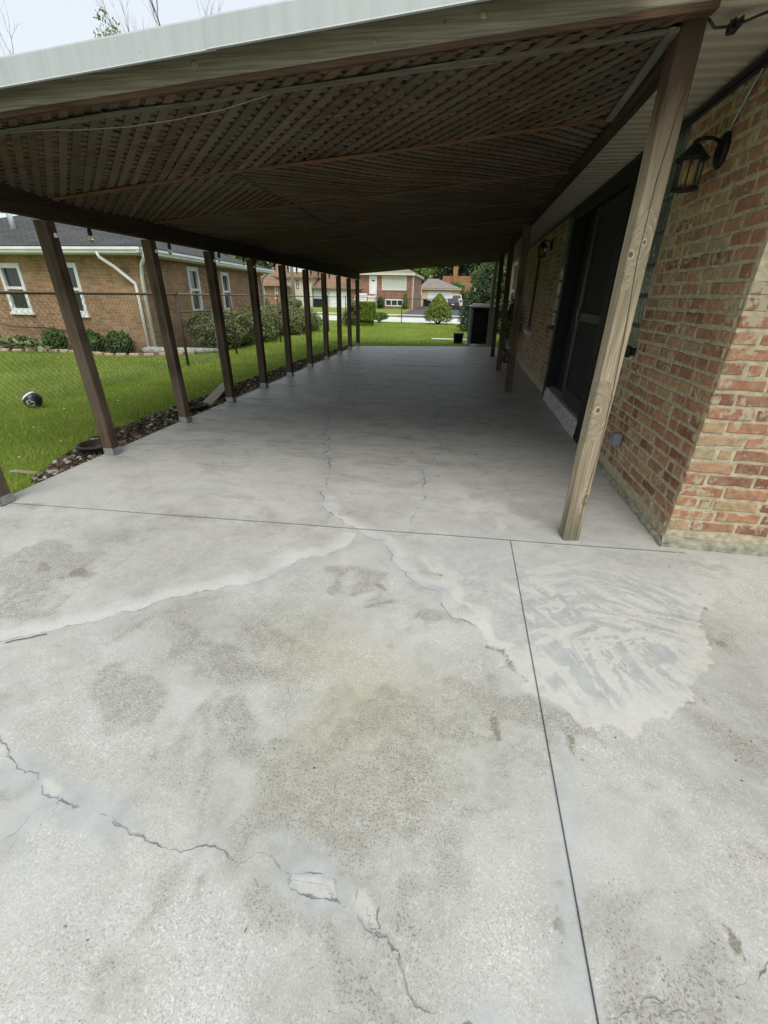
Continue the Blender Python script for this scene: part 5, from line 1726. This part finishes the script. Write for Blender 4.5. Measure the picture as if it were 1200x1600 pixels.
mound([(-6.05, 10.95, .32, .62, .75, .50), (-5.95, 11.6, .33, .5, .7, .46), (-6.25, 10.75, .5, .5, .5, .32)], 'low juniper hedge behind the chain link gate', group='juniper hedges along the neighbour wall')
mound([(-6.15, 12.9, .3, .62, .8, .5), (-6.3, 13.9, .35, .62, .85, .48), (-6.0, 13.0, .2, .6, .7, .38)], 'middle juniper hedge below the neighbour second side window', group='juniper hedges along the neighbour wall')
mound([(-6.5, 15.3, .34, .75, .95, .5), (-6.55, 16.6, .34, .8, 1.0, .52), (-6.2, 17.5, .28, .8, .9, .44), (-6.1, 15.9, .25, .7, .9, .4)], 'broad juniper hedge at the far corner of the neighbour house', group='juniper hedges along the neighbour wall')
mound([(-9.2, 20.6, .55, .45, .45, .62)], 'dark upright shrub behind the far corner of the neighbour house', 'shrub', 'shrub', 'yew_leaf')

# ------------------------------------------------------------------ SHRUBS ON THE FRONT LAWN
T = empty('clipped_hedge', (-4.5, 21.5, -.05), 'square clipped bright green hedge at the end of the left posts', 'hedge')
mb_ = MB(); mb_.box(-4.72, -4.2, 21.25, 22.05, .1, .85); mb_.build('inner_twigs', M['shrub_core'], T)
g = np.random.default_rng(4)
n = 4200
u = g.random((n, 3))
fa = g.integers(0, 5, n)
P = np.stack([-4.78 + .64 * u[:, 0], 21.2 + .9 * u[:, 1], -.02 + .96 * u[:, 2]], 1)
d = np.zeros((n, 3))
for k, (ax, val, sg) in enumerate(((0, -4.78, -1), (0, -4.14, 1), (1, 21.2, -1), (1, 22.1, 1), (2, .94, 1))):
    s = fa == k
    P[s, ax] = val + g.normal(0, .012, s.sum()); d[s, ax] = sg
P[:, :2] += ((P[:, 2:3] < .2) * -.08) * np.sign(P[:, :2] - np.array([-4.46, 21.65]))
V_, F_, A_ = leafquads(P, d, .04, g)
foliage('foliage', [(V_, F_, A_)], M['thuja_leaf'], T)
mound([(-5.25, 21.6, .25, .42, .45, .36), (-5.0, 21.7, .72, .36, .4, .26)], 'purple brown shrub left of the clipped hedge', 'shrub', 'shrub', 'juniper_leaf')
T = empty('low_shrub', (-4.33, 24.2, -.05), 'small low spreading shrub on a twiggy stem near the street', 'shrub')
q = MB()
for k in range(7):
    a = k * .9
    q.tube([(-4.33, 24.2, -.05), (-4.33 + .12 * math.cos(a), 24.2 + .12 * math.sin(a), .12), (-4.33 + .3 * math.cos(a), 24.2 + .3 * math.sin(a), .26)], .014, 5)
q.build('stem', M['bark'], T)
foliage('foliage', [leafcloud(2600, (-4.33, 24.2, .27), (.48, .44, .2), .026, .55, 1.02, .06, 6)], M['bush_leaf'], T)
T = empty('cone_shrub', (-1.33, 24.55, -.05), 'bright green cone shaped shrub in front of the driveway', 'shrub')
q = MB()
for k in range(6): q.tube([(-1.33, 24.55, -.05), (-1.33 + .25 * math.cos(k), 24.55 + .25 * math.sin(k), .15), (-1.33 + .4 * math.cos(k), 24.55 + .4 * math.sin(k), .4)], .025, 5)
q.lathe((-1.33, 24.55, .22), [(.3, 0), (.5, .2), (.42, .5), (.22, .9), (.02, 1.0)], 10)
q.build('trunk', M['shrub_core'], T)
g = np.random.default_rng(14)
n = 5200
t = g.random(n) ** .8
w = g.uniform(0, 6.283, n)
rr = np.interp(t, [0, .12, .35, .6, .85, 1], [.58, .72, .68, .5, .25, .04]) * (1 + .09 * np.sin(w * 5 + t * 9) * np.sin(t * 22 + w * 2)) * g.uniform(.82, 1.04, n)
P = np.stack([-1.33 + rr * np.cos(w), 24.55 + rr * np.sin(w), .08 + 1.28 * t], 1)
d = np.stack([np.cos(w), np.sin(w), .5 + 0 * w], 1)
V_, F_, A_ = leafquads(P, d, .045, g, .4)
foliage('foliage', [(V_, F_, A_)], M['cone_leaf'], T)
# big dark evergreen past the house corner: pillows of dense foliage
T = empty('evergreen_tree', (1.3, 19.8, -.05), 'large dense dark evergreen behind the air conditioner', 'tree')
q = MB(); q.tube([(1.3, 19.8, -.05), (1.32, 19.85, 1.0), (1.3, 19.8, 2.8)], [.12, .09, .02], 8); core(q, (1.35, 19.8, 1.1), (1.0, 1.0, 1.1), 12); core(q, (1.5, 19.8, 2.1), (.6, .6, .8), 12)
q.build('trunk', M['shrub_core'], T)
gy = random.Random(33)
cl = []
for k in range(46):
    t = (k + .5) / 46
    z = .2 + 2.75 * t
    R0 = np.interp(t, [0, .2, .5, .8, 1.], [1.45, 1.5, 1.05, .55, .12])
    for j in range(1 if t > .8 else 2):
        w = k * 2.4 + j * 3.0 + gy.uniform(-.3, .3)
        s = gy.uniform(.24, .42) * (1 - .35 * t)
        cl.append(leafcloud(420, (1.35 + R0 * .86 * math.cos(w), 19.8 + R0 * .86 * math.sin(w), z), (s * 1.15, s * 1.15, s * .8), .042, .7, 1.05, .12, k * 3 + j, up=.4))
foliage('foliage', cl, M['yew_leaf'], T)

# ------------------------------------------------------------------ HOUSE ACROSS THE STREET
T = T_F = wallT((-14.6, 60, -.25), (1, 0))
fh = empty('brick_house', (-10.5, 62, -.25), 'red brown brick house across the street with white door and wide window', 'house')
ux = lambda x: x + 14.6
H0 = .25
dW = (ux(-12.06), ux(-11.08), 1.4 + H0, 3.43 + H0)
wW = (ux(-10.46), ux(-7.38), 1.89 + H0, 3.42 + H0)
bW = (ux(-10.0), ux(-7.7), .06 + H0, .88 + H0)
q = MB(T_F); q.wall(0, ux(-6.65), -.25, 0, -.1, 3.72, [dW, wW, bW]); q.build('wall', M['red_brick'], fh)
q = MB(); q.box(-6.9, -6.66, 60.001, 72, -.3, 3.47); q.box(-14.6, -14.35, 60.26, 72, -.3, 3.47); q.box(-14.35, -6.9, 71.8, 72, -.3, 3.47)
q.build('side_wall', M['side_brick'], fh)
q = MB(); q.bbox(-6.78, -6.60, 59.94, 59.998, -.25, 3.45, .01); q.build('corner_trim', M['side_brick'], fh)
window(T_F, *wW, fh, .13, False, M['cream_siding'], .06, M['curtain'], True, 5)
window(T_F, *bW, fh, .12, False, M['white_trim'], .06, M['glass'], False, 3)
q = MB(T_F); q.bbox(dW[0], dW[0] + .12, -.1, .05, dW[2], dW[3], .01); q.bbox(dW[1] - .12, dW[1], -.1, .05, dW[2], dW[3], .01); q.bbox(dW[0] + .12, dW[1] - .12, -.1, .05, dW[3] - .3, dW[3], .01)
dd = q.build('door', M['white_trim'], fh)
q = MB(T_F); q.bbox(dW[0] + .12, dW[1] - .12, -.09, -.03, dW[2], dW[3] - .31, .01); q.build('door_leaf', M['gutter_white'], dd)
q = MB(T_F); q.box(dW[0] + .3, dW[1] - .3, -.0299, -.02, dW[3] - .62, dW[3] - .45); q.build('door_light', M['glass'], dd)
for k in range(7):
    q = MB(T_F); q.bbox(ux(-13.4), ux(-11.0), .02, .6 + .3 * (7 - k), .21 * k, .21 * k + .205, .01); q.build('step', M['stone_sill'], fh)
q = MB(T_F)
for s in (ux(-13.4), ux(-11.0)):
    q.tube([(s, 2.6, .1), (s, 2.6, 1.0), (s, .6, 2.45), (s, .6, 1.5)], .03, 6)
    for k in range(5): q.tube([(s, 2.6 - .5 * k, .2 + .3 * k), (s, 2.6 - .5 * k, 1.0 + .36 * k)], .02, 5)
q.build('railing', M['stone_sill'], fh)
q = MB()
q.box(-14.95, -6.36, 59.6, 60.4 + 12, 3.48, 3.56); q.build('soffit', M['cream_siding'], fh)
q = MB(); q.box(-14.97, -6.33, 59.56, 59.6, 3.5, 3.76); q.box(-6.36, -6.32, 59.601, 72.4, 3.5, 3.76); q.build('fascia', M['cream_siding'], fh)
q = MB()
a_ = [(-15, 59.55, 3.74), (-6.3, 59.55, 3.74), (-6.3, 72.5, 3.74), (-15, 72.5, 3.74), (-10.6, 64.5, 5.6), (-10.6, 67.5, 5.6)]
q.add(a_, [(0, 1, 4), (1, 2, 5, 4), (2, 3, 5), (3, 0, 4, 5), (3, 2, 1, 0)]); q.build('roof', M['roof_grey'], fh)
q = MB(); q.tube([(-6.52, 59.88, 3.5), (-6.56, 59.9, -.2)], .06, 6); q.build('downspout', M['cream_siding'], fh)
q = MB(T_F); q.bbox(ux(-13.4), ux(-12.3), .1, .5, 1.5, 1.7, .02); q.build('flower_box', M['white_trim'], fh)
T = empty('narrow_shrub', (-7.4, 59.4, -.2), 'narrow yellow green shrub beside the basement window across the street', 'shrub')
q = MB(); core(q, (-7.4, 59.4, .6), (.25, .25, .7)); q.build('inner_twigs', M['shrub_core'], T)
foliage('foliage', [leafcloud(900, (-7.4, 59.4, .62), (.36, .36, .95), .09, .8, 1.05, .12, 2, cone=.5)], M['cone_leaf'], T)
T = empty('narrow_shrub', (-10.5, 59.5, -.2), 'dark shrub at the foot of the steps across the street', 'shrub')
q = MB(); core(q, (-10.5, 59.5, .4), (.25, .25, .5)); q.build('inner_twigs', M['shrub_core'], T)
foliage('foliage', [leafcloud(700, (-10.5, 59.5, .42), (.34, .34, .62), .09, .8, 1.05, .12, 3)], M['yew_leaf'], T)

# garage behind it
gh = empty('garage', (-4.2, 82, -.15), 'tan garage with wide white door and grey hip roof', 'garage')
T_G = wallT((-7.3, 80, -.15), (1, 0))
gd = (.95, 5.0, .06, 2.2)
q = MB(T_G); q.wall(0, 6.1, -.25, 0, -.1, 2.55, [gd]); q.T = None; q.box(-1.45, -1.2, 80.25, 87, -.2, 2.4); q.box(-7.3, -7.05, 80.25, 87, -.2, 2.4); q.box(-7.05, -1.45, 86.8, 87, -.2, 2.4)
q.build('wall', M['garage_tan'], gh)
for k in range(4):
    q = MB(T_G); z = gd[2] + (gd[3] - gd[2]) * k / 4; q.bbox(gd[0], gd[1], -.12, -.06, z + .01, z + (gd[3] - gd[2]) / 4 - .01, .02); q.build('door_panel', M['gutter_white'], gh)
q = MB(); q.box(-7.7, -.85, 79.6, 79.66, 2.25, 2.47); q.box(-7.7, -.85, 79.661, 87.4, 2.4, 2.46); q.build('fascia', M['garage_tan'], gh)
q = MB(); q.add([(-7.8, 79.55, 2.46), (-.8, 79.55, 2.46), (-.8, 87.5, 2.46), (-7.8, 87.5, 2.46), (-6.6, 83.5, 3.95), (-5.0, 83.5, 3.95)], [(0, 1, 5, 4), (1, 2, 5), (2, 3, 4, 5), (3, 0, 4), (3, 2, 1, 0)]); q.build('roof', M['roof_grey'], gh)
for (x, h_, mt, lab) in ((-6.35, .9, 'black_paint', 'dark rubbish bin beside the far garage'), (-5.75, .8, 'dark_metal', 'dark barbecue beside the rubbish bin at the far garage')):
    q = MB(); q.bbox(x - .3, x + .3, 76.2, 76.8, ground_z(76), ground_z(76) + h_, .05); q.bbox(x - .33, x + .33, 76.15, 76.85, ground_z(76) + h_ + .002, ground_z(76) + h_ + .1, .03)
    o = q.build('bin', M[mt]); tag(o, lab, 'bin')


# cars on the drive
def car(x, y, zg, w, h, L, paint, lab, roofc=None):
    T = empty('parked_car', (x, y, zg), lab, 'car')
    hw = w / 2

    def loft(sts, mat, name, par):
        q = MB(); n = 10
        vs, fs = [], []
        for (yy, z0, z1, a) in sts:
            sec = [(-a * .92, z0), (a * .92, z0), (a, z0 + .25 * (z1 - z0)), (a, z0 + .6 * (z1 - z0)), (a * .95, z1 - .04), (a * .86, z1), (-a * .86, z1), (-a * .95, z1 - .04), (-a, z0 + .6 * (z1 - z0)), (-a, z0 + .25 * (z1 - z0))]
            vs += [(x + s[0], y + yy, zg + s[1]) for s in sec]
        for i in range(len(sts) - 1):
            for k in range(n): fs.append((i * n + k, i * n + (k + 1) % n, (i + 1) * n + (k + 1) % n, (i + 1) * n + k))
        fs.append(tuple(range(n))[::-1]); fs.append(tuple(range((len(sts) - 1) * n, len(sts) * n)))
        q.add(vs, fs)
        return q.build(name, mat, par, smooth=False)
    body = loft([(0, .30, .72 * h * .9, hw * .88), (.06, .22, .66 * h, hw * .97), (.6, .2, .67 * h, hw), (2.2, .2, .66 * h, hw), (3.4, .2, .62 * h, hw), (L - .2, .22, .55 * h, hw * .93), (L, .3, .48 * h, hw * .8)], paint, 'body', T)
    loft([(.35, .655 * h, .67 * h, hw * .84), (.85, .655 * h, .96 * h, hw * .74), (1.4, .655 * h, h, hw * .74), (2.3, .655 * h, .98 * h, hw * .74), (3.1, .64 * h, .66 * h, hw * .84)], roofc or paint, 'cabin', T)
    q = MB(); q.add([(x - hw * .70, y + .44, zg + .70 * h), (x + hw * .70, y + .44, zg + .70 * h), (x + hw * .60, y + .82, zg + .945 * h), (x - hw * .60, y + .82, zg + .945 * h), (x - hw * .70, y + .40, zg + .70 * h), (x + hw * .70, y + .40, zg + .70 * h), (x + hw * .60, y + .78, zg + .95 * h), (x - hw * .60, y + .78, zg + .95 * h)], [(0, 1, 2, 3), (7, 6, 5, 4), (4, 5, 1, 0), (5, 6, 2, 1), (6, 7, 3, 2), (7, 4, 0, 3)])
    q.build('rear_window', glassmat('car_glass', (.05, .06, .065), .03), T)
    red = bpy.data.materials.get('tail_light_red') or plain('tail_light_red', (.30, .02, .02), .25, .5, 0, .1)
    for s in (-1, 1):
        q = MB(); q.bbox(x + s * hw * .52, x + s * hw * .9, y - .02, y + .1, zg + .46 * h, zg + .57 * h, .01); q.build('tail_light', red, T)
        for yy in (.8, L - .85):
            q = MB(); q.T = Matrix.Translation((x + s * (hw - .1), y + yy, zg + .31)) @ Matrix.Rotation(rad(90), 4, 'Y'); q.lathe((0, 0, 0), [(.2, -.1), (.3, -.1), (.315, -.07), (.315, .07), (.3, .1), (.2, .1)], 18)
            o = q.build('wheel', M['cable'], T)
            q = MB(); q.T = Matrix.Translation((x + s * (hw - .02), y + yy, zg + .31)) @ Matrix.Rotation(rad(90), 4, 'Y'); q.lathe((0, 0, 0), [(.2, -.02), (.18, .01), (.05, .02)], 14); q.build('rim', M['galv'], o)
    q = MB(); q.bbox(x - .18, x + .18, y - .03, y + .0, zg + .44 * h, zg + .53 * h, .005); q.build('plate', M['gutter_white'], T)
    q = MB(); q.bbox(x - hw * .93, x + hw * .93, y - .07, y + .12, zg + .22, zg + .38, .03); q.build('bumper', M['cable'], T)
    return T


mp = Mat('dark_blue_car_paint', .25, .6); mp.col((.02, .023, .032)); mp.set('Coat Weight', .5)
mw_ = Mat('white_car_paint', .3, .6); mw_.col((.66, .67, .68)); mw_.set('Coat Weight', .4)
car(-1.6, 62.0, -.245, 1.66, 1.32, 4.4, mp.m, 'dark car parked tail-on on the driveway across the street')
car(-1.35, 68.5, -.23, 1.8, 1.80, 4.6, mw_.m, 'white car parked on the driveway behind the dark one')

# ------------------------------------------------------------------ CREAM HOUSE WITH RED ROOF ACROSS THE STREET
ch = empty('sided_house', (-20, 62, -.3), 'cream sided house with brown red roof and white garage across the street', 'house')
q = MB(); q.box(-25.5, -19.5, 60, 68, -.4, 3.15); up = q.build('wall', M['cream_siding'], ch)
for k in range(11):
    q = MB(); q.bbox(-25.5, -19.5, 59.96, 59.999, -.2 + k * .3, -.2 + k * .3 + .285, .01); q.build('siding_board', M['cream_siding'], up)
T_c = wallT((-25.5, 59.96, -.3), (1, 0))
window(T_c, 3.95, 4.25, 2.15, 3.1, ch, .05, True, M['black_paint'], .05, None, False)
window(T_c, 3.0, 3.35, .6, 1.7, ch, .05, True, M['black_paint'], .05, None, False)
q = MB(); q.add([(-26, 59.5, 3.15), (-19.1, 59.5, 3.15), (-19.1, 68.5, 3.15), (-26, 68.5, 3.15), (-23.5, 64, 6.1), (-21.5, 64, 6.1)], [(0, 1, 5, 4), (1, 2, 5), (2, 3, 4, 5), (3, 0, 4), (3, 2, 1, 0)]); rr_ = q.build('roof', M['roof_terra'], ch)
q = MB(); q.bbox(-22.6, -20.6, 60.4, 61.4, 3.6, 4.9, .02); dm = q.build('dormer', M['gutter_white'], rr_)
q = MB(); q.box(-25.98, -19.1, 59.46, 59.5, 3.0, 3.2); q.build('fascia', M['roof_terra'], ch)
q = MB(); q.box(-19.4, -13.2, 60.2, 67, -.4, 1.9); q.build('garage_wall', M['cream_siding'], ch)
q = MB(); q.bbox(-19.4, -17.5, 60.14, 60.199, .55, 1.7, .01); q.build('grey_panel', plain('pale_blue_siding', (.5, .54, .56), .6, .3), ch)
for k in range(4):
    q = MB(); q.bbox(-17.2, -13.6, 60.1, 60.19, -.25 + k * .47, -.25 + k * .47 + .46, .015); q.build('garage_door_panel', M['gutter_white'], ch)
q = MB(); q.add([(-19.5, 59.6, 1.9), (-12.9, 59.6, 1.9), (-12.9, 67, 4.4), (-19.5, 67, 4.4), (-19.5, 59.6, 2.0), (-12.9, 59.6, 2.0), (-12.9, 67, 4.55), (-19.5, 67, 4.55)], [(3, 2, 1, 0), (4, 5, 6, 7), (0, 1, 5, 4), (1, 2, 6, 5), (2, 3, 7, 6), (3, 0, 4, 7)]); q.build('garage_roof', M['roof_terra'], ch)
q = MB(); q.bbox(-19.3, -18.3, 59.7, 60.1, -.3, .75, .05); o = q.build('bin', M['black_paint']); tag(o, 'dark bin in front of the white garage wall', 'bin')
# porch house
ph = empty('brick_house', (-25, 58, -.3), 'small brown brick house with red hip roof at the far left', 'house')
q = MB(); q.box(-28.5, -22.4, 57, 59.8, -.4, 2.05); q.build('wall', M['tan_brick'], ph)
q = MB(); q.add([(-29, 56.5, 2.05), (-22.0, 56.5, 2.05), (-22.0, 59.9, 2.05), (-29, 59.9, 2.05), (-26.5, 58.3, 3.2), (-24.4, 58.3, 3.2)], [(0, 1, 5, 4), (1, 2, 5), (2, 3, 4, 5), (3, 0, 4), (3, 2, 1, 0)]); q.build('roof', M['roof_terra'], ph)
T_p = wallT((-28.5, 57, -.3), (1, 0))
window(T_p, 5.2, 5.55, 1.0, 2.2, ph, .06, True, M['white_trim'], .05); window(T_p, 3.0, 3.9, 1.0, 2.2, ph, .06, True, M['white_trim'], .05)
q = MB(); q.tube([(-24.9, 56.6, 2.05), (-25.0, 56.9, 1.7), (-25.0, 56.93, -.2)], .05, 6); q.build('downspout', M['gutter_white'], ph)
q = MB(); q.tube([(-12.1, 33, -.1), (-12.15, 33, 4.0), (-12.25, 33, 8.5)], [.13, .12, .09], 10)
up_ = q.build('utility_pole', M['loose_board'], smooth=True); tag(up_, 'pale wooden utility pole on the verge across the street', 'utility pole')
q = MB(); q.box(-13.0, -11.4, 32.93, 33.02, 7.6, 7.75); q.build('cross_arm', M['loose_board'], up_)
mound([(-21.5, 56, .25, .7, .6, .6), (-20.3, 56.3, .15, .6, .5, .5)], 'low shrubs in front of the cream sided house', 'shrub', 'shrub', 'juniper_leaf', .1, 500)

# ------------------------------------------------------------------ TREES AND BUILDING FAR BEHIND
ob = empty('brick_house', (-1.5, 112, -.2), 'orange brick house among the far trees', 'house')
T_o = wallT((-5.5, 110, -.2), (1, 0))
q = MB(T_o); q.wall(0, 6.2, -.25, 0, -.1, 5.6, [(3.3, 4.8, 3.2, 4.2)]); q.T = None; q.box(.45, .7, 110.25, 116, -.2, 5.4); q.box(-5.5, -5.25, 110.25, 116, -.2, 5.4); q.build('wall', M['orange_brick'], ob)
window(T_o, 3.3, 4.8, 3.2, 4.2, ob, .2, False, M['white_trim'], .08, None, True, 2)
q = MB(); q.bbox(-3.3, -2.3, 109.4, 109.99, -.2, 7.2, .02); q.build('chimney', M['orange_brick'], ob)
q = MB(); q.box(-5.25, .45, 110.26, 116, 5.1, 5.2); q.build('roof', M['roof_grey'], ob)


def tree(x, y, h, r, lab, mat, seed, nb=16, trunk=.25, leaf=.28, per=260, low=.35, group='trees behind the far houses', zg=-.2):
    g = random.Random(seed)
    T = empty('tree', (x, y, zg), lab, 'tree', group)
    q = MB()
    q.tube([(x, y, zg), (x + g.uniform(-.2, .2), y, zg + h * .3), (x + g.uniform(-.4, .4), y, zg + h * .75)], [trunk, trunk * .75, trunk * .2], 8)
    cl = []
    for k in range(nb):
        t = g.uniform(low, 1)
        w = g.uniform(0, 6.283)
        rr = r * (1 - ((t - .6) / .62) ** 2 * .8) * g.uniform(.25, .85)
        c_ = (x + rr * math.cos(w), y + rr * math.sin(w), zg + h * t - r * .12)
        s = r * g.uniform(.28, .46)
        cl.append(leafcloud(per, c_, (s * 1.1, s * 1.1, s * .85), leaf, .25, 1.08, .2, seed * 50 + k, up=.3))
        if k % 2 == 0: q.tube([(x, y, zg + h * (low * .7 + .2 * t)), ((x + c_[0]) / 2, (y + c_[1]) / 2, zg + h * t * .8), c_], [trunk * .3, trunk * .2, .02], 5)
    q.build('trunk', M['bark'], T, smooth=True)
    foliage('crown', cl, M[mat], T)
    return T


tree(-12.5, 98, 15, 6.0, 'tall mid green tree behind the garage, leftmost of the far trees', 'tree_leaf', 1, 26, .5, .34, 300)
tree(-3.0, 106.5, 4.6, 2.3, 'small light green tree in front of the orange brick house', 'tree_leaf_light', 12, 14, .15, .2, 200, .25)
tree(-6.5, 118, 18, 7.0, 'broad dark tree behind the orange brick house', 'tree_leaf_dark', 2, 30, .5, .4, 300)
tree(-10.2, 90, 7.5, 3.4, 'lower bushy green tree just behind the garage roof', 'tree_leaf_light', 3, 18, .3, .28, 300, .2)
tree(1.5, 125, 19, 7.5, 'tall grey green tree above the orange brick house', 'tree_leaf_dark', 4, 30, .5, .42, 300)
tree(3.4, 58, 8.5, 3.4, 'light green drooping tree beyond the dark evergreen', 'tree_leaf_light', 5, 24, .2, .17, 420, .2)
tree(9.5, 90, 14, 6, 'green tree far behind the near house', 'tree_leaf', 6, 22, .4, .34, 260)
tree(-34, 74, 13, 6, 'green tree above the roofs at the far left', 'tree_leaf', 7, 24, .4, .34, 260)
tree(-24, 82, 12, 5, 'green tree behind the cream sided house', 'tree_leaf', 8, 20, .4, .32, 260)
T = mound([(.0, 84, .6, 1.1, .8, 1.4), (1.6, 84.3, .6, 1.0, .8, 1.35)], 'dark clipped hedge right of the garage', 'hedge', 'hedge', 'yew_leaf', .16, 420)


# bare topped trees above the neighbour roof
def bare_tree(x, y, h, lab, seed, leafy, spread=1.):
    g = random.Random(seed)
    T = empty('bare_tree', (x, y, -.05), lab, 'tree', 'half bare trees above the neighbour roof')
    q = MB()
    tips = []

    def grow(p, d, L, r, lv):
        pts, rs = [p], [r]
        for k in range(4):
            d = (d + Vector((g.uniform(-.12, .12), g.uniform(-.12, .12), g.uniform(-.02, .1)))).normalized()
            p = p + d * L / 4
            pts.append(p); rs.append(r * (1 - .17 * (k + 1)))
        q.tube(pts, rs, 5 if lv > 1 else 8, cap=False)
        if lv >= 5: tips.append(p); return
        for k in range(3 if lv < 4 else 4):
            t = g.choice(pts[1:]) if k else pts[-1]
            a = g.uniform(0, 6.283); s = g.uniform(.35, .75) * spread
            nd = (d + Vector((math.cos(a) * s, math.sin(a) * s, g.uniform(.0, .35)))).normalized()
            grow(t, nd, L * g.uniform(.52, .72), r * (.5 if k else .42), lv + 1)
    grow(Vector((x, y, -.05)), Vector((0, 0, 1)), h * .42, .16, 0)
    q.build('trunk', M['bare_bark'], T)
    cl = [leafcloud(60, tuple(t), (.28, .28, .3), .06, .1, 1.1, .2, i) for i, t in enumerate(tips) if (i % 9 == 0 and leafy) or leafy > 1 and i % 3 == 0]
    if cl: foliage('foliage', cl, M['tree_leaf_light'], T)
    return T


bare_tree(-20.6, 23.5, 13.2, 'bare branched tree at the far left edge above the roof', 3, 0)
bare_tree(-17.2, 24.5, 11.6, 'half bare tree with a few leaf tufts above the roof', 5, 2, .8)
bare_tree(-15.3, 25.5, 14.0, 'tall thin bare treetop above the metal roof edge', 9, 0, .7)

# ------------------------------------------------------------------ GRASS BLADES
def blades(n, xr, yr, hgt, wid, seed, keep=None):
    g = np.random.default_rng(seed)
    x, y = g.uniform(*xr, n), g.uniform(*yr, n)
    if keep is not None:
        k = keep(x, y); x, y = x[k], y[k]
    n = len(x)
    cl = fbm(x, y, 3., 5)
    h = hgt * g.uniform(.5, 1.25, n) * (.6 + .8 * cl)
    w = g.uniform(0, 6.283, n)
    lean = g.uniform(.1, .9, n) * h
    a = np.stack([np.cos(w), np.sin(w)], 1) * wid * g.uniform(.7, 1.3, n)[:, None]
    l = g.normal(size=(n, 2)); l /= np.linalg.norm(l, axis=1)[:, None]
    z0 = np.full(n, -.052)
    V = np.stack([np.stack([x - a[:, 0], y - a[:, 1], z0], 1), np.stack([x + a[:, 0], y + a[:, 1], z0], 1), np.stack([x + l[:, 0] * lean, y + l[:, 1] * lean, z0 + h], 1)], 1).reshape(-1, 3)
    return V, np.arange(3 * n).reshape(n, 3), np.repeat(np.clip(cl * .6 + g.random(n) * .5, 0, 1), 3)


bedw = lambda y: np.interp(y, [2.3, 2.9, 3.6, 9, 12.4], [.02, .26, .42, .4, .2])
inbed = lambda x, y: (x < -2.87 - bedw(y) * np.where((y > 2.3) & (y < 12.5), 1, .0)) & ~((x < -5.9) & (y > 8.9) & (y < 17))
gl = [blades(95000, (-6.6, -2.87), (1.2, 6.5), .045, .0028, 1, inbed),
      blades(60000, (-8.5, -2.87), (6.5, 12.5), .045, .004, 2, inbed),
      blades(22000, (-11.5, -6.6), (3.5, 9.2), .045, .004, 3),
      blades(60000, (-6.5, 2.2), (12.2, 25.4), .05, .007, 4, lambda x, y: (y > 12.5 + .33 * (x + 2.75)) & ~((x > .05) & (y < 14.4))),
      blades(9000, (-14, -6.5), (17.5, 25.4), .05, .009, 5),
      blades(2500, (-2.95, -2.86), (.8, 12.3), .06, .004, 6)]
V_, F_, A_ = joinclouds(gl)
tag(npobj('grass', V_, F_, M['grass_blade'], origin=(0, 0, -.05), attrs={'rnd': A_}, kind='stuff'), 'short green grass of the lawn')
# clover heads
g = np.random.default_rng(2)
n = 260
P = np.stack([g.uniform(-6.5, -3.4, n), g.uniform(2.5, 11, n), np.full(n, -.012)], 1)
k = fbm(P[:, 0], P[:, 1], 1.1, 8) > .5
P = P[k]
d = np.tile([0, 0, 1.], (len(P), 1))
V_, F_, A_ = leafquads(P, d, .011, g)
tag(npobj('clover', V_, F_, plain('clover_white', (.7, .7, .66), .7, .2), kind='stuff'), 'small white clover heads in the lawn')

# ------------------------------------------------------------------ GRIT on the slab
g = random.Random(77)
mb = MB(); mb.at = []
for k in range(110):
    x, y = g.uniform(-2.6, 1.9), .2 + 4.2 * g.random() ** 1.4
    if x > 1.12 and y > 2.2: continue
    a, sz = g.uniform(0, 6.28), g.uniform(.0010, .0034)
    mb.T = Matrix.Translation((x, y, .0025)) @ Matrix.Rotation(a, 4, 'Z')
    mb.add([(-sz * g.uniform(.8, 2), -sz * .6, 0), (sz * g.uniform(.8, 2), -sz * .5, 0), (sz, sz * .7, 0), (-sz * .8, sz * .6, 0), (0, 0, sz * g.uniform(.5, 1.1))], [(0, 1, 4), (1, 2, 4), (2, 3, 4), (3, 0, 4), (3, 2, 1, 0)])
    mb.at += [g.uniform(.1, .85)] * 5
mb.T = None
tag(mb.build('grit', M['mulch'], kind='stuff'), 'scattered grit and bits of debris on the patio')
